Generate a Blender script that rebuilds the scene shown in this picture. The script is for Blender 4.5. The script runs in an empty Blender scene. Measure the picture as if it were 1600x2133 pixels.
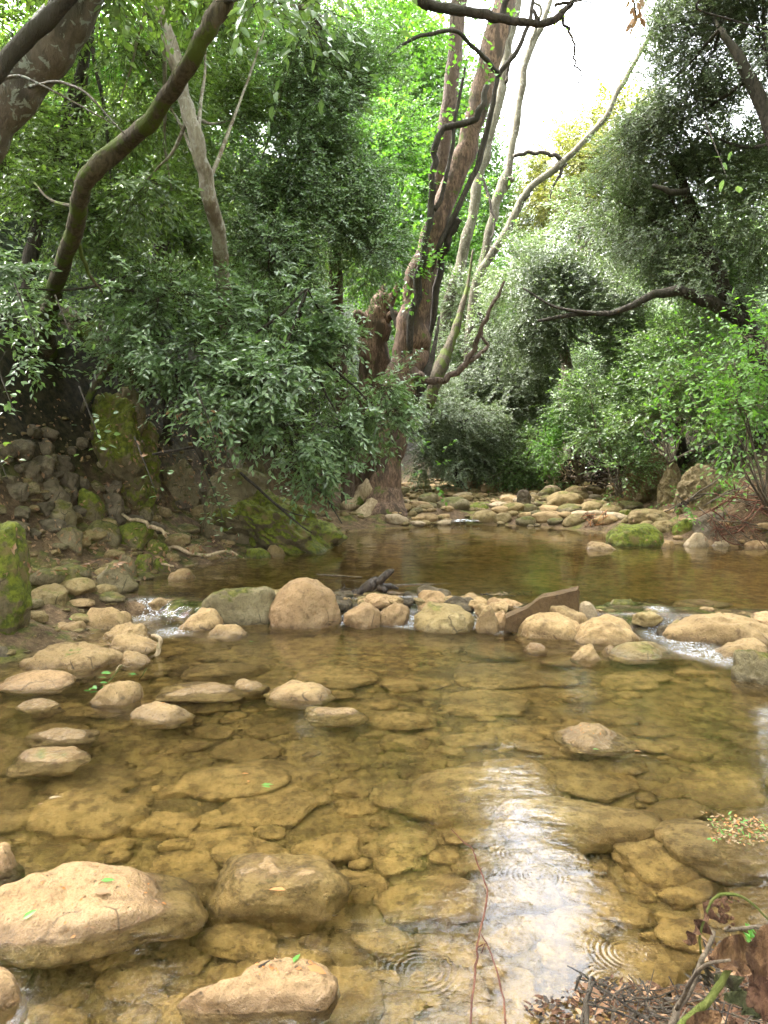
import bpy, bmesh, math, random
import numpy as np
from mathutils import Vector, Matrix
PI = math.pi
scene = bpy.context.scene
COL = scene.collection

# ------------------------------------------------------------------ camera
F = 1605.0; CX = 800.0; CY = 1066.5; H = 1.3; PITCH = math.radians(4.5)
cam_data = bpy.data.cameras.new("camera")
cam = bpy.data.objects.new("camera", cam_data); COL.objects.link(cam)
cam.location = (0, 0, H); cam.rotation_euler = (PI/2 - PITCH, 0, 0)
cam_data.sensor_fit = 'VERTICAL'; cam_data.sensor_height = 24.0
cam_data.lens = F*24.0/2133.0
cam_data.clip_start = 0.05; cam_data.clip_end = 500
scene.camera = cam

# ------------------------------------------------------------------ light
SUN_EL, SUN_AZ = math.radians(52), math.radians(-66)     # azimuth from +Y towards +X
world = bpy.data.worlds.new("World"); scene.world = world; world.use_nodes = True
wn = world.node_tree.nodes; wl = world.node_tree.links; wn.clear()
sky = wn.new("ShaderNodeTexSky"); sky.sky_type = 'NISHITA'; sky.sun_disc = False
sky.sun_elevation = SUN_EL; sky.sun_rotation = SUN_AZ
sky.air_density = 1.0; sky.dust_density = 6.0
hs = wn.new("ShaderNodeHueSaturation"); hs.inputs['Saturation'].default_value = 0.20
bg = wn.new("ShaderNodeBackground"); bg.inputs['Strength'].default_value = 0.15
wo = wn.new("ShaderNodeOutputWorld")
wl.new(sky.outputs[0], hs.inputs['Color']); wl.new(hs.outputs[0], bg.inputs['Color']); wl.new(bg.outputs[0], wo.inputs['Surface'])
sl = bpy.data.lights.new("sun", 'SUN'); sl.energy = 0.8; sl.angle = math.radians(40); sl.color = (1.0, 0.96, 0.9)
so = bpy.data.objects.new("sun", sl); COL.objects.link(so)
sd_ = Vector((math.sin(SUN_AZ)*math.cos(SUN_EL), math.cos(SUN_AZ)*math.cos(SUN_EL), math.sin(SUN_EL)))
so.rotation_euler = sd_.to_track_quat('Z', 'Y').to_euler(); so.location = (0, 0, 30)
scene.view_settings.view_transform = 'Standard'; scene.view_settings.look = 'None'
scene.view_settings.exposure = 4.72; scene.view_settings.gamma = 1.0
scene.render.engine = 'CYCLES'
cy = scene.cycles
cy.max_bounces = 7; cy.diffuse_bounces = 3; cy.glossy_bounces = 3; cy.transmission_bounces = 5
cy.transparent_max_bounces = 4; cy.volume_bounces = 0
cy.use_denoising = True; cy.use_adaptive_sampling = True; cy.adaptive_threshold = 0.02
cy.sample_clamp_indirect = 6.0
try: cy.use_light_tree = False
except Exception: pass

# ------------------------------------------------------------------ photo geometry
_f = np.array((0, math.cos(PITCH), -math.sin(PITCH))); _u = np.array((0, math.sin(PITCH), math.cos(PITCH))); _r = np.array((1.0, 0, 0))
CAM = np.array((0, 0, H))
def ray(px, py): return _f + _r*((px-CX)/F) + _u*((CY-py)/F)
def at(px, py, Y):
    d = ray(px, py); return CAM + d*(Y/d[1])
def onz(px, py, z):
    d = ray(px, py); return CAM + d*((z-H)/d[2])

# ------------------------------------------------------------------ noise
def _h(ix, iy, iz, seed):
    n = (ix*374761393 + iy*668265263 + iz*1440662683 + seed*974634777) & 0xffffffff
    n = ((n ^ (n >> 13))*1274126177) & 0xffffffff
    return ((n ^ (n >> 16)) & 0xffff)/32767.5 - 1.0
def vnoise(P, seed=0):
    P = np.asarray(P, float); i = np.floor(P).astype(np.int64); f = P-i; f = f*f*(3-2*f)
    x, y, z = i[..., 0], i[..., 1], i[..., 2]; r = 0
    for dx in (0, 1):
        wx = f[..., 0] if dx else 1-f[..., 0]
        for dy in (0, 1):
            wy = f[..., 1] if dy else 1-f[..., 1]
            for dz in (0, 1):
                wz = f[..., 2] if dz else 1-f[..., 2]
                r = r + wx*wy*wz*_h(x+dx, y+dy, z+dz, seed)
    return r
def fbm(P, seed=0, oct=4, gain=0.5):
    r = 0; a = 1; P = np.asarray(P, float)
    for k in range(oct):
        r = r + a*vnoise(P*(2.03**k)+k*17.3, seed+k*31); a *= gain
    return r
def p2(x, y, s): return np.stack([np.asarray(x)*s, np.asarray(y)*s, np.zeros_like(x)+0.37], -1)

# ------------------------------------------------------------------ object helpers
def tag(o, label=None, cat=None, group=None, kind=None):
    if label: o['label'] = label
    if cat: o['category'] = cat
    if group: o['group'] = group
    if kind: o['kind'] = kind
    return o
def link(name, me, mats=(), parent=None, loc=None):
    o = bpy.data.objects.new(name, me); COL.objects.link(o)
    if me is not None:
        for m in (mats if isinstance(mats, (list, tuple)) else [mats]): me.materials.append(m)
    if loc is not None: o.location = Vector([float(v) for v in loc])
    if parent is not None:
        o.parent = parent
        # keep geometry authored in world space
        if loc is None: o.location = -parent.location
        else: o.location = Vector([float(v) for v in loc]) - parent.location
    return o
def empty(name, loc, label, cat, group=None):
    o = bpy.data.objects.new(name, None); COL.objects.link(o)
    o.location = Vector([float(v) for v in loc]); o.empty_display_size = 0.1
    tag(o, label, cat, group); return o
def mesh_np(name, V, faces_list, smooth=True, mat_idx=None):
    """faces_list: list of (n,k) int arrays"""
    me = bpy.data.meshes.new(name); V = np.ascontiguousarray(V, dtype=np.float32)
    me.vertices.add(len(V)); me.vertices.foreach_set('co', V.ravel())
    nl = sum(f.size for f in faces_list); nf = sum(len(f) for f in faces_list)
    me.loops.add(nl); me.loops.foreach_set('vertex_index', np.concatenate([f.ravel() for f in faces_list]).astype(np.int32))
    me.polygons.add(nf)
    tot = np.concatenate([np.full(len(f), f.shape[1], np.int32) for f in faces_list])
    st = np.zeros(nf, np.int32); st[1:] = np.cumsum(tot)[:-1]
    me.polygons.foreach_set('loop_start', st)
    try: me.polygons.foreach_set('loop_total', tot)
    except Exception: pass
    if mat_idx is not None: me.polygons.foreach_set('material_index', np.asarray(mat_idx, np.int32))
    me.polygons.foreach_set('use_smooth', np.full(nf, smooth, bool))
    me.update(calc_edges=True); me.validate()
    return me
class MB:
    def __init__(s): s.V = []; s.F = {3: [], 4: []}; s.n = 0; s.M = {3: [], 4: []}
    def add(s, V, f, mi=0):
        f = np.asarray(f); s.V.append(np.asarray(V, float)); s.F[f.shape[1]].append(f+s.n); s.M[f.shape[1]].append(np.full(len(f), mi)); s.n += len(V)
    def mesh(s, name, smooth=True):
        fl = []; mi = []
        for k in (3, 4):
            if s.F[k]: fl.append(np.concatenate(s.F[k])); mi.append(np.concatenate(s.M[k]))
        return mesh_np(name, np.concatenate(s.V), fl, smooth, np.concatenate(mi))
def catmull(P, n):
    P = np.asarray(P, float); Q = np.vstack([2*P[0]-P[1], P, 2*P[-1]-P[-2]]); out = []
    for i in range(1, len(Q)-2):
        t = np.linspace(0, 1, n, endpoint=False)[:, None]; a, b, c, d = Q[i-1], Q[i], Q[i+1], Q[i+2]
        out.append(0.5*((2*b)+(-a+c)*t+(2*a-5*b+4*c-d)*t*t+(-a+3*b-3*c+d)*t**3))
    out.append(P[-1:]); return np.vstack(out)
def tube(mb, pts, rad, sides=8, n=6, rough=0.12, seed=0, mi=0, freq=3.0, wob=0.0):
    C = np.column_stack([np.asarray(pts, float), np.asarray(rad, float)])
    C = catmull(C, n) if n > 1 else C
    P, R = C[:, :3].copy(), np.maximum(C[:, 3], 0.0004)
    if wob > 0:
        s = np.arange(len(P))[:, None]*0.45
        off = np.concatenate([vnoise(np.column_stack([s, s*0+k*7.7, s*0+seed*1.3]), seed+k)[:, None] for k in range(3)], 1)
        P = P + off*wob*R[:, None]
    T = np.gradient(P, axis=0); T /= np.linalg.norm(T, axis=1)[:, None]+1e-9
    N = np.zeros_like(P); a = np.array((0.3, 0.9, 0.2)) if abs(T[0, 2]) > 0.5 else np.array((0, 0, 1.0))
    v = a - T[0]*a.dot(T[0]); v /= np.linalg.norm(v); N[0] = v
    for i in range(1, len(P)):
        v = N[i-1]-T[i]*N[i-1].dot(T[i]); N[i] = v/(np.linalg.norm(v)+1e-9)
    B = np.cross(T, N)
    th = np.linspace(0, 2*PI, sides, endpoint=False)
    ring = N[:, None, :]*np.cos(th)[None, :, None]+B[:, None, :]*np.sin(th)[None, :, None]
    V = P[:, None, :]+ring*R[:, None, None]
    if rough > 0:
        nz = fbm(V.reshape(-1, 3)*freq/np.maximum(R.max(), .02)*0.25, seed, 3).reshape(V.shape[:2])
        V = P[:, None, :]+ring*(R[:, None, None]*(1+rough*nz[:, :, None]))
    m = len(P); V = V.reshape(-1, 3)
    i = np.arange(m-1)[:, None]*sides; j = np.arange(sides)[None, :]; j2 = (j+1) % sides
    q = np.stack([i+j, i+j2, i+sides+j2, i+sides+j], -1).reshape(-1, 4)
    nV = len(V); V = np.vstack([V, P[:1], P[-1:]])
    c0 = np.stack([np.full(sides, nV), (j2[0]), (j[0])], -1); c1 = np.stack([np.full(sides, nV+1), (m-1)*sides+j[0], (m-1)*sides+j2[0]], -1)
    b = mb.n; mb.V.append(V); mb.n += nV+2
    mb.F[4].append(q+b); mb.M[4].append(np.full(len(q), mi)); mb.F[3].append(np.vstack([c0, c1])+b); mb.M[3].append(np.full(2*sides, mi))
def pxpath(L):
    """[(px,py,Y,rpx)...] -> points, radii"""
    P = [at(a[0], a[1], a[2]) for a in L]; R = [a[3]*a[2]/F for a in L]; return P, R

# ------------------------------------------------------------------ node helpers
class NT:
    def __init__(s, name):
        s.m = bpy.data.materials.new(name); s.m.use_nodes = True; s.t = s.m.node_tree; s.t.nodes.clear(); s.n = s.t.nodes; s.l = s.t.links
        s.out = s.n.new('ShaderNodeOutputMaterial'); s.geo = s.n.new('ShaderNodeNewGeometry'); s.tc = s.n.new('ShaderNodeTexCoord')
    def set(s, sock, v):
        if v is None: return
        if hasattr(v, 'is_output'): s.l.new(v, sock)
        else:
            if isinstance(v, (tuple, list)) and len(v) == 3 and sock.type == 'RGBA': v = (*v, 1)
            sock.default_value = v
    def math(s, op, a, b=None, c=None, clamp=False):
        n = s.n.new('ShaderNodeMath'); n.operation = op; n.use_clamp = clamp
        for k, v in enumerate((a, b, c)): s.set(n.inputs[k], v)
        return n.outputs[0]
    def noise(s, scale, detail=4, rough=0.55, vec=None, out=0, dist=0.0):
        n = s.n.new('ShaderNodeTexNoise'); n.inputs['Scale'].default_value = scale; n.inputs['Detail'].default_value = detail
        n.inputs['Roughness'].default_value = rough; n.inputs['Distortion'].default_value = dist
        s.set(n.inputs['Vector'], vec if vec is not None else s.tc.outputs['Object']); return n.outputs[out]
    def voro(s, scale, vec=None, feature='F1', out='Distance', rnd=1.0):
        n = s.n.new('ShaderNodeTexVoronoi'); n.feature = feature; n.inputs['Scale'].default_value = scale; n.inputs['Randomness'].default_value = rnd
        s.set(n.inputs['Vector'], vec if vec is not None else s.tc.outputs['Object']); return n.outputs[out]
    def rng(s, v, a, b, c=0.0, d=1.0, smooth=True):
        n = s.n.new('ShaderNodeMapRange'); n.interpolation_type = 'SMOOTHSTEP' if smooth else 'LINEAR'
        for k, x in enumerate((v, a, b, c, d)): s.set(n.inputs[k], x)
        return n.outputs[0]
    def mix(s, f, a, b, mode='MIX'):
        n = s.n.new('ShaderNodeMix'); n.data_type = 'RGBA'; n.blend_type = mode
        s.set(n.inputs[0], f); s.set(n.inputs[6], a); s.set(n.inputs[7], b); return n.outputs[2]
    def ramp(s, f, stops):
        n = s.n.new('ShaderNodeValToRGB'); e = n.color_ramp.elements
        while len(e) < len(stops): e.new(0.5)
        for k, (p, c) in enumerate(stops): e[k].position = p; e[k].color = (*c, 1)
        s.set(n.inputs[0], f); return n.outputs[0]
    def bump(s, h, strength=1.0, dist=0.01, nrm=None):
        n = s.n.new('ShaderNodeBump'); n.inputs['Strength'].default_value = strength; n.inputs['Distance'].default_value = dist
        s.set(n.inputs['Height'], h); s.set(n.inputs['Normal'], nrm) if nrm is not None else None; return n.outputs[0]
    def sep(s, v, i):
        n = s.n.new('ShaderNodeSeparateXYZ'); s.set(n.inputs[0], v); return n.outputs[i]
    def bsdf(s, color, rough=0.6, nrm=None, spec=0.5, **kw):
        n = s.n.new('ShaderNodeBsdfPrincipled'); s.set(n.inputs['Base Color'], color); s.set(n.inputs['Roughness'], rough)
        s.set(n.inputs['Specular IOR Level'], spec)
        if nrm is not None: s.set(n.inputs['Normal'], nrm)
        for k, v in kw.items(): s.set(n.inputs[k], v)
        return n.outputs[0]
    def end(s, sh): s.l.new(sh, s.out.inputs['Surface']); return s.m

RAMP_Y = 6.02    # where the stone weir steps the water up
WL = 0.12
def water_z_nodes(t):
    """height above the local water level (sharp weir step)"""
    z = t.sep(t.geo.outputs['Position'], 2); y = t.sep(t.geo.outputs['Position'], 1)
    lv = t.rng(y, 6.1, 6.4, 0.0, WL)
    far = t.rng(y, 12.4, 20.0, 0.0, -0.0)
    return t.math('SUBTRACT', z, lv)
def stone_mat(name, c1, c2, c3, moss=0.0, mossc=((0.055, 0.075, 0.012), (0.13, 0.15, 0.025)), bump=1.0, wetamt=1.0):
    t = NT(name); P = t.tc.outputs['Object']
    W = t.geo.outputs['Position']
    n1 = t.noise(3.2, 6, .6); n2 = t.noise(14, 6, .65, W); n3 = t.noise(70, 4, .7, W)
    oi = t.n.new('ShaderNodeObjectInfo')
    col = t.ramp(n1, [(0.3, c2), (0.5, c1), (0.72, c3)])
    col = t.mix(t.rng(n2, .5, .72), col, tuple(v*0.62 for v in c2))
    col = t.mix(t.rng(n3, .5, .66, 0, .6), col, tuple(v*.5 for v in c1))
    n4 = t.noise(220, 2, .6, W); col = t.mix(t.rng(n4, .5, .7, 0, .45), col, tuple(v*.35 for v in c1)); crk = t.voro(2.3, t.tc.outputs['Object'], 'DISTANCE_TO_EDGE')
    col = t.mix(t.math('MULTIPLY', t.rng(crk, .012, .0), t.rng(n1, .5, .6)), col, tuple(v*.3 for v in c1))
    pit = t.voro(26, W); col = t.mix(t.rng(pit, .05, .16, .5, 0), col, (0.06, 0.045, 0.03))
    val = t.rng(oi.outputs['Random'], 0, 1, .78, 1.12, smooth=False)
    hv = t.n.new('ShaderNodeHueSaturation'); t.set(hv.inputs['Value'], val); t.set(hv.inputs['Color'], col); col = hv.outputs[0]
    rough = 0.85
    if moss > 0:
        nz = t.sep(t.geo.outputs['Normal'], 2)
        mf = t.math('ADD', t.math('MULTIPLY', nz, .35), t.noise(4.5, 6, .65, W))
        mf = t.rng(mf, 0.98-moss*.5, 1.08-moss*.5)
        mc = t.mix(t.rng(t.noise(22, 5, .7, W), .35, .65), mossc[0], mossc[1])
        mc = t.mix(t.rng(t.noise(7, 3, .6, W), .5, .7), mc, (0.12, 0.085, 0.03))
        col = t.mix(mf, col, mc)
    h = water_z_nodes(t); hn = t.math('ADD', h, t.math('MULTIPLY', t.math('SUBTRACT', n2, .5), 0.03))
    silt = t.mix(t.rng(n2, .40, .62), (0.30, 0.205, 0.082), (0.125, 0.080, 0.030))
    silt = t.mix(t.rng(n1, .42, .62, 0, .5), silt, (0.22, 0.145, 0.055))
    silt = t.mix(t.rng(n3, .5, .7, 0, .5), silt, (0.06, 0.042, 0.018))
    silt = t.mix(t.rng(t.noise(1.1, 3, .5, W), .45, .6, 0, .55), silt, (0.075, .05, .02)); sub = t.rng(hn, 0.004, -0.02); col = t.mix(sub, col, silt)
    wet = t.math('MULTIPLY', t.rng(hn, 0.05, 0.012), t.math('SUBTRACT', 1.0, sub))
    col = t.mix(t.math('MULTIPLY', wet, 0.55*wetamt), col, t.mix(1.0, col, (.42, .36, .28), 'MULTIPLY'))
    rough = t.math('SUBTRACT', .86, t.math('MULTIPLY', wet, .5))
    b = t.math('ADD', t.math('MULTIPLY', n2, .6), t.math('MULTIPLY', n3, .28))
    b = t.math('ADD', b, t.math('MULTIPLY', t.rng(pit, 0, .16), .22))
    return t.end(t.bsdf(col, rough, t.bump(b, bump*.9, .035), spec=.3))
M = {}
M['tan'] = stone_mat('tan_limestone', (0.279, 0.186, 0.087), (0.210, 0.134, 0.062), (0.334, 0.231, 0.118), 0.05)
M['pink'] = stone_mat('pinkish_limestone', (0.300, 0.190, 0.095), (0.242, 0.148, 0.067), (0.337, 0.231, 0.126), 0.0)
M['pale'] = stone_mat('pale_limestone', (0.326, 0.247, 0.154), (0.244, 0.179, 0.104), (0.370, 0.296, 0.195), 0.03)
M['ochre'] = stone_mat('ochre_limestone', (0.207, 0.148, 0.063), (0.148, 0.104, 0.044), (0.266, 0.207, 0.104), 0.34, ((0.067, 0.056, 0.011), (0.141, 0.122, 0.030)))
M['mossy'] = stone_mat('mossy_limestone', (0.163, 0.130, 0.067), (0.104, 0.081, 0.041), (0.222, 0.178, 0.104), 0.60, ((0.037, 0.037, 0.007), (0.096, 0.089, 0.015)))
M['verymossy'] = stone_mat('thickly_mossed_stone', (0.118, 0.092, 0.044), (0.081, 0.063, 0.030), (0.163, 0.130, 0.067), 1.12, ((0.045, 0.055, 0.005), (0.13, 0.145, 0.012)), 1.4)
M['grey'] = stone_mat('grey_brown_limestone', (0.105, 0.081, 0.049), (0.064, 0.049, 0.028), (0.162, 0.128, 0.081), 0.2)
M['dark'] = stone_mat('dark_wet_stone', (.08, .06, .035), (.05, .038, .022), (.15, .11, .06), 0.0)
M['crag'] = stone_mat('craggy_limestone', (0.192, 0.141, 0.067), (0.118, 0.085, 0.041), (0.266, 0.207, 0.118), 0.28, bump=1.8)
M['slab'] = stone_mat('rusty_slab_stone', (0.104, 0.062, 0.026), (0.074, 0.043, 0.018), (0.137, 0.088, 0.043), 0.0)

def bark_mat(name, c1, c2, c3=None, patch=None, moss=0.0, scale=1.0, rough=.9):
    t = NT(name); W = t.geo.outputs['Position']
    mp = t.n.new('ShaderNodeMapping'); t.set(mp.inputs['Vector'], W); mp.inputs['Scale'].default_value = (scale*1.0, scale*1.0, scale*.35)
    v = mp.outputs[0]
    n1 = t.noise(30, 6, .65, v, dist=.6); n2 = t.noise(6, 4, .6, v)
    col = t.mix(t.rng(n1, .36, .62), c1, c2)
    if c3: col = t.mix(t.rng(n2, .48, .62), col, c3)
    if patch:
        p = t.noise(16, 4, .6, W, dist=.6); col = t.mix(t.rng(p, .56, .62), col, patch)
    if moss > 0: col = t.mix(t.rng(t.noise(3.5, 5, .65, W), .62-moss*.25, .7-moss*.25), col, (.07, .09, .015))
    return t.end(t.bsdf(col, rough, t.bump(t.math('ADD', n1, t.math('MULTIPLY', t.noise(90, 3, .6, v), .3)), 1.0, .02), spec=.25))
M['bark_plane'] = bark_mat('plane_tree_bark', (0.046, 0.030, 0.021), (0.130, 0.093, 0.070), (0.082, 0.055, 0.039))
M['bark_mottled'] = bark_mat('mottled_plane_bark', (0.070, 0.062, 0.039), (0.112, 0.101, 0.070), (0.053, 0.045, 0.028), patch=(0.129, 0.123, 0.095))
M['bark_pale'] = bark_mat('pale_flaking_bark', (0.180, 0.150, 0.114), (0.276, 0.240, 0.192), (0.120, 0.090, 0.060), patch=(0.300, 0.276, 0.240))
M['bark_dark'] = bark_mat('dark_bark', (.022, .018, .014), (.06, .048, .035), (.035, .03, .02))
M['bark_moss'] = bark_mat('mossy_dark_bark', (.045, .036, .022), (.10, .08, .05), moss=.5)
M['bark_spot'] = bark_mat('smooth_brown_bark_with_lichen', (.075, .06, .04), (.115, .09, .062), (.055, .045, .03), patch=(.20, .215, .17), rough=.6)
M['bark_base'] = bark_mat('flaking_red_brown_bark', (0.065, 0.038, 0.024), (0.175, 0.113, 0.076), (0.055, 0.037, 0.024), moss=.15)
M['twig_red'] = bark_mat('reddish_twig', (.075, .028, .016), (.14, .06, .035))
M['twig_green'] = bark_mat('green_stem', (0.060, 0.072, 0.012), (0.084, 0.090, 0.021))
M['deadwood'] = bark_mat('grey_dead_wood', (0.055, 0.041, 0.028), (0.121, 0.094, 0.066))
M['wetwood'] = bark_mat('black_wet_wood', (.018, .013, .01), (.05, .036, .025), rough=.45)
M['root'] = bark_mat('pale_root', (.22, .16, .09), (.34, .26, .16), moss=.3)

def leaf_mat(name, cols, rough=.4, spec=.5, trans=0.0, transc=None, sheen=0):
    t = NT(name); r = t.geo.outputs['Random Per Island']
    n = t.noise(1.3, 3, .5, t.geo.outputs['Position'])
    f = t.math('ADD', t.math('MULTIPLY', r, .62), t.math('MULTIPLY', t.rng(n, .35, .65), .38))
    k = len(cols); col = t.ramp(f, [(i/(k-1) if k > 1 else 0, c) for i, c in enumerate(cols)])
    sh = t.bsdf(col, rough, spec=spec)
    if trans > 0:
        tr = t.n.new('ShaderNodeBsdfTranslucent')
        t.set(tr.inputs['Color'], t.mix(1.0, col, transc or (1.6, 1.9, .8), 'MULTIPLY'))
        mx = t.n.new('ShaderNodeMixShader'); mx.inputs[0].default_value = trans; t.l.new(sh, mx.inputs[1]); t.l.new(tr.outputs[0], mx.inputs[2]); sh = mx.outputs[0]
    return t.end(sh)
M['laurel'] = leaf_mat('laurel_leaf', [(0.061, 0.098, 0.040), (0.091, 0.144, 0.056), (0.129, 0.197, 0.083), (0.198, 0.262, 0.132)], .34, .9, .28)
M['oak'] = leaf_mat('holm_oak_leaf', [(.055, .078, .038), (.08, .105, .052), (.11, .14, .075), (.15, .18, .105)], .46, .6, .28)
M['oakdark'] = leaf_mat('dark_holm_oak_leaf', [(0.072, 0.094, 0.058), (0.104, 0.127, 0.081), (0.143, 0.169, 0.111)], .48, .6, .28)
M['mid'] = leaf_mat('mid_green_leaf', [(0.051, 0.084, 0.024), (0.083, 0.125, 0.033), (0.127, 0.178, 0.047), (0.177, 0.240, 0.066)], .36, .8, .38)
M['spring'] = leaf_mat('spring_green_leaf', [(.055, .13, .02), (.09, .18, .03), (.14, .25, .045)], .45, .5, .45)
M['springfar'] = leaf_mat('far_spring_leaf', [(.055, .12, .022), (.09, .17, .032), (.13, .22, .05)], .5, .4, .42)
M['yellow'] = leaf_mat('yellow_green_leaf', [(0.095, 0.100, 0.013), (0.137, 0.133, 0.018), (0.189, 0.171, 0.025)], .5, .4, .3)
M['greyfar'] = leaf_mat('grey_green_far_leaf', [(.09, .105, .065), (.13, .145, .095), (.17, .185, .13)], .5, .5, .3)
M['shrub'] = leaf_mat('shrub_leaf', [(.05, .085, .026), (.08, .13, .04), (.12, .18, .06), (.16, .23, .08)], .4, .7, .38)
M['dead'] = leaf_mat('dead_leaf', [(.10, .05, .025), (.18, .09, .045), (.26, .15, .08), (.13, .08, .045)], .5, .4, .15)
M['freshleaf'] = leaf_mat('fresh_fallen_leaf', [(.06, .19, .03), (.12, .28, .06)], .4, .5, .3)
M['orangeleaf'] = leaf_mat('orange_fallen_leaf', [(.30, .11, .03), (.38, .17, .06)], .5, .4, .2)
# ================================================================== terrain
POOL = np.array([(-2.3, .75), (3.3, .75), (3.6, 3), (3.8, 5), (4.6, 6.5), (5.6, 8.2), (5.4, 9.3), (4.2, 9.75), (3.35, 10.1), (3.2, 11.3), (2.4, 12.1), (1.3, 12.55),
                 (.4, 11.95), (-.25, 11.7), (-.72, 11.0), (-1.15, 9.9), (-1.45, 8.9), (-1.85, 8.0), (-2.2, 7.0), (-2.25, 6.3), (-2.05, 5.75), (-2.15, 5.0), (-2.5, 4.4), (-2.7, 2.5)])
def pool_sd(x, y):
    """signed distance to the pool outline, negative inside"""
    d = np.full(np.shape(x), 1e9); ins = np.zeros(np.shape(x), bool)
    n = len(POOL)
    for i in range(n):
        ax, ay = POOL[i]; bx, by = POOL[(i+1) % n]; ex, ey = bx-ax, by-ay
        t = np.clip(((x-ax)*ex+(y-ay)*ey)/(ex*ex+ey*ey), 0, 1)
        d = np.minimum(d, np.hypot(x-ax-t*ex, y-ay-t*ey))
        c = ((ay > y) != (by > y)) & (x < ex*(y-ay)/(ey if ey else 1e-9)+ax); ins ^= c
    return np.where(ins, -d, d)
_ly = [-20, -3, 1, 3, 4.5, 5.8, 6.3, 8, 9.9, 11.1, 11.9, 13, 16, 20, 26, 40, 80]
_lx = [-1.5, -2.0, -2.6, -2.8, -2.6, -2.5, -2.6, -2.2, -1.5, -1.1, -.75, -.4, .3, .8, 2, 6, 16]
_ry = [-20, -3, 1, 3, 5, 6.5, 8.2, 9.3, 9.9, 11.3, 13, 16, 20, 26, 40, 80]
_rx = [4, 3.6, 3.6, 3.9, 4.2, 5.0, 5.8, 5.2, 4.0, 3.9, 4.2, 4.6, 5.2, 6.5, 11, 24]
_wpx = [(-200, 1280), (300, 1276), (420, 1284), (640, 1268), (900, 1268), (1060, 1290), (1160, 1300), (1350, 1306), (1420, 1306), (1500, 1310), (1900, 1320)]
_wp = [onz(a, b, .03) for a, b in _wpx]; _wpX = [p[0] for p in _wp]; _wpY = [p[1] for p in _wp]
def weir(x): return np.interp(x, _wpX, _wpY)
def zw(y, x=None):
    t = np.clip((np.asarray(y)-(weir(x) if x is not None else 6.02)+.08)/.16, 0, 1); return WL*t*t*(3-2*t)
def terr(x, y):
    x = np.asarray(x, float); y = np.asarray(y, float)
    sd = pool_sd(x, y)
    deep = np.where(y < 6.0, .26, .5)
    ins = -np.clip(-sd*.55, 0, deep)
    ins = ins + np.exp(-((y-weir(x)-.16)/.22)**2)*np.where(y > weir(x), .46, .24)*(sd < 0)      # stony weir sill
    ins = np.minimum(ins, -.02*(sd < -.03))
    out = np.clip(sd*.4, 0, .16)
    z = zw(y, x)+np.where(sd < 0, ins, out)
    z = z+np.clip(y-12.6, 0, 200)*.05+np.clip(y-21, 0, 200)*.16
    dL = np.clip(np.interp(y, _ly, _lx)-x, 0, None); dR = np.clip(x-np.interp(y, _ry, _rx), 0, None)
    z = z+np.interp(dL, [0, .4, .8, 1.3, 1.8, 3, 5, 12, 25, 60], [0, .06, .3, 1.2, 2.2, 3.4, 5.0, 11, 17, 22])
    z = z+np.interp(dR, [0, .5, 1.2, 2.5, 6, 14, 30, 60], [0, .22, .8, 1.8, 4.2, 8.5, 14, 20])
    z = np.where(y < 0.75, np.maximum(z, .1), z)
    land = np.clip(sd/.6, 0, 1)
    big = np.clip((np.maximum(dL, dR))/3, 0, 1)
    z = z+fbm(p2(x, y, 3.3), 5, 4)*(.012+.05*land)+fbm(p2(x, y, .6), 9, 3)*.35*big+np.where(sd < -.1, fbm(p2(x, y, 5.0), 14, 3)*.025, 0)
    return z
def T1(x, y): return float(terr(np.array([x]), np.array([y]))[0])
def ground_hit(px, py, ymax=60):
    d = ray(px, py); ts = np.arange(1.2, ymax, .03)
    P = CAM+np.outer(ts/d[1], d); g = terr(P[:, 0], P[:, 1]); w = np.where(P[:, 2] < g)[0]
    return P[w[0]] if len(w) else P[-1]
def axis(a, b, lo, hi, fine, coarse_ratio=1.12):
    v = list(np.arange(a, b, fine)); s = fine; x = v[-1]
    while x < hi: s *= coarse_ratio; x += s; v.append(x)
    s = fine; x = v[0]; pre = []
    while x > lo: s *= coarse_ratio; x -= s; pre.append(x)
    return np.array(pre[::-1]+v)
gx = axis(-4.2, 5.6, -90, 90, .045); gy = axis(1.0, 13.5, -30, 160, .05)
GX, GY = np.meshgrid(gx, gy); GZ = terr(GX, GY)
nx, ny = len(gx), len(gy)
idx = np.arange(nx*ny).reshape(ny, nx); q = np.stack([idx[:-1, :-1], idx[:-1, 1:], idx[1:, 1:], idx[1:, :-1]], -1).reshape(-1, 4)
me = mesh_np('ground', np.stack([GX, GY, GZ], -1).reshape(-1, 3), [q])
t = NT('forest_soil_and_silt'); W = t.geo.outputs['Position']
n1 = t.noise(2.2, 6, .65, W); n2 = t.noise(12, 6, .7, W); n3 = t.noise(60, 4, .7, W)
soil = t.ramp(n2, [(.3, (.045, .028, .016)), (.5, (.10, .064, .035)), (.68, (.19, .125, .07))])
soil = t.mix(t.rng(n1, .5, .6), soil, t.mix(t.rng(n2, .4, .6), (.05, .06, .012), (.13, .12, .03)))
soil = t.mix(t.rng(n3, .55, .7, 0, .6), soil, (.26, .19, .12))
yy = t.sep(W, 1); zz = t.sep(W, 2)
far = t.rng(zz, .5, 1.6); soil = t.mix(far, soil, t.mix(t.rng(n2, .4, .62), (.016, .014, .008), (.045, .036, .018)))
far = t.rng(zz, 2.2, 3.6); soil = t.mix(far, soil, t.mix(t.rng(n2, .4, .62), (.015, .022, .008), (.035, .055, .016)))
h = water_z_nodes(t); hn = t.math('ADD', h, t.math('MULTIPLY', t.math('SUBTRACT', n2, .5), .03))
silt = t.mix(t.rng(n2, .38, .64), (.24, .17, .07), (.11, .075, .032)); silt = t.mix(t.rng(n1, .52, .64, 0, .7), silt, (.065, .045, .02))
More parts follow.
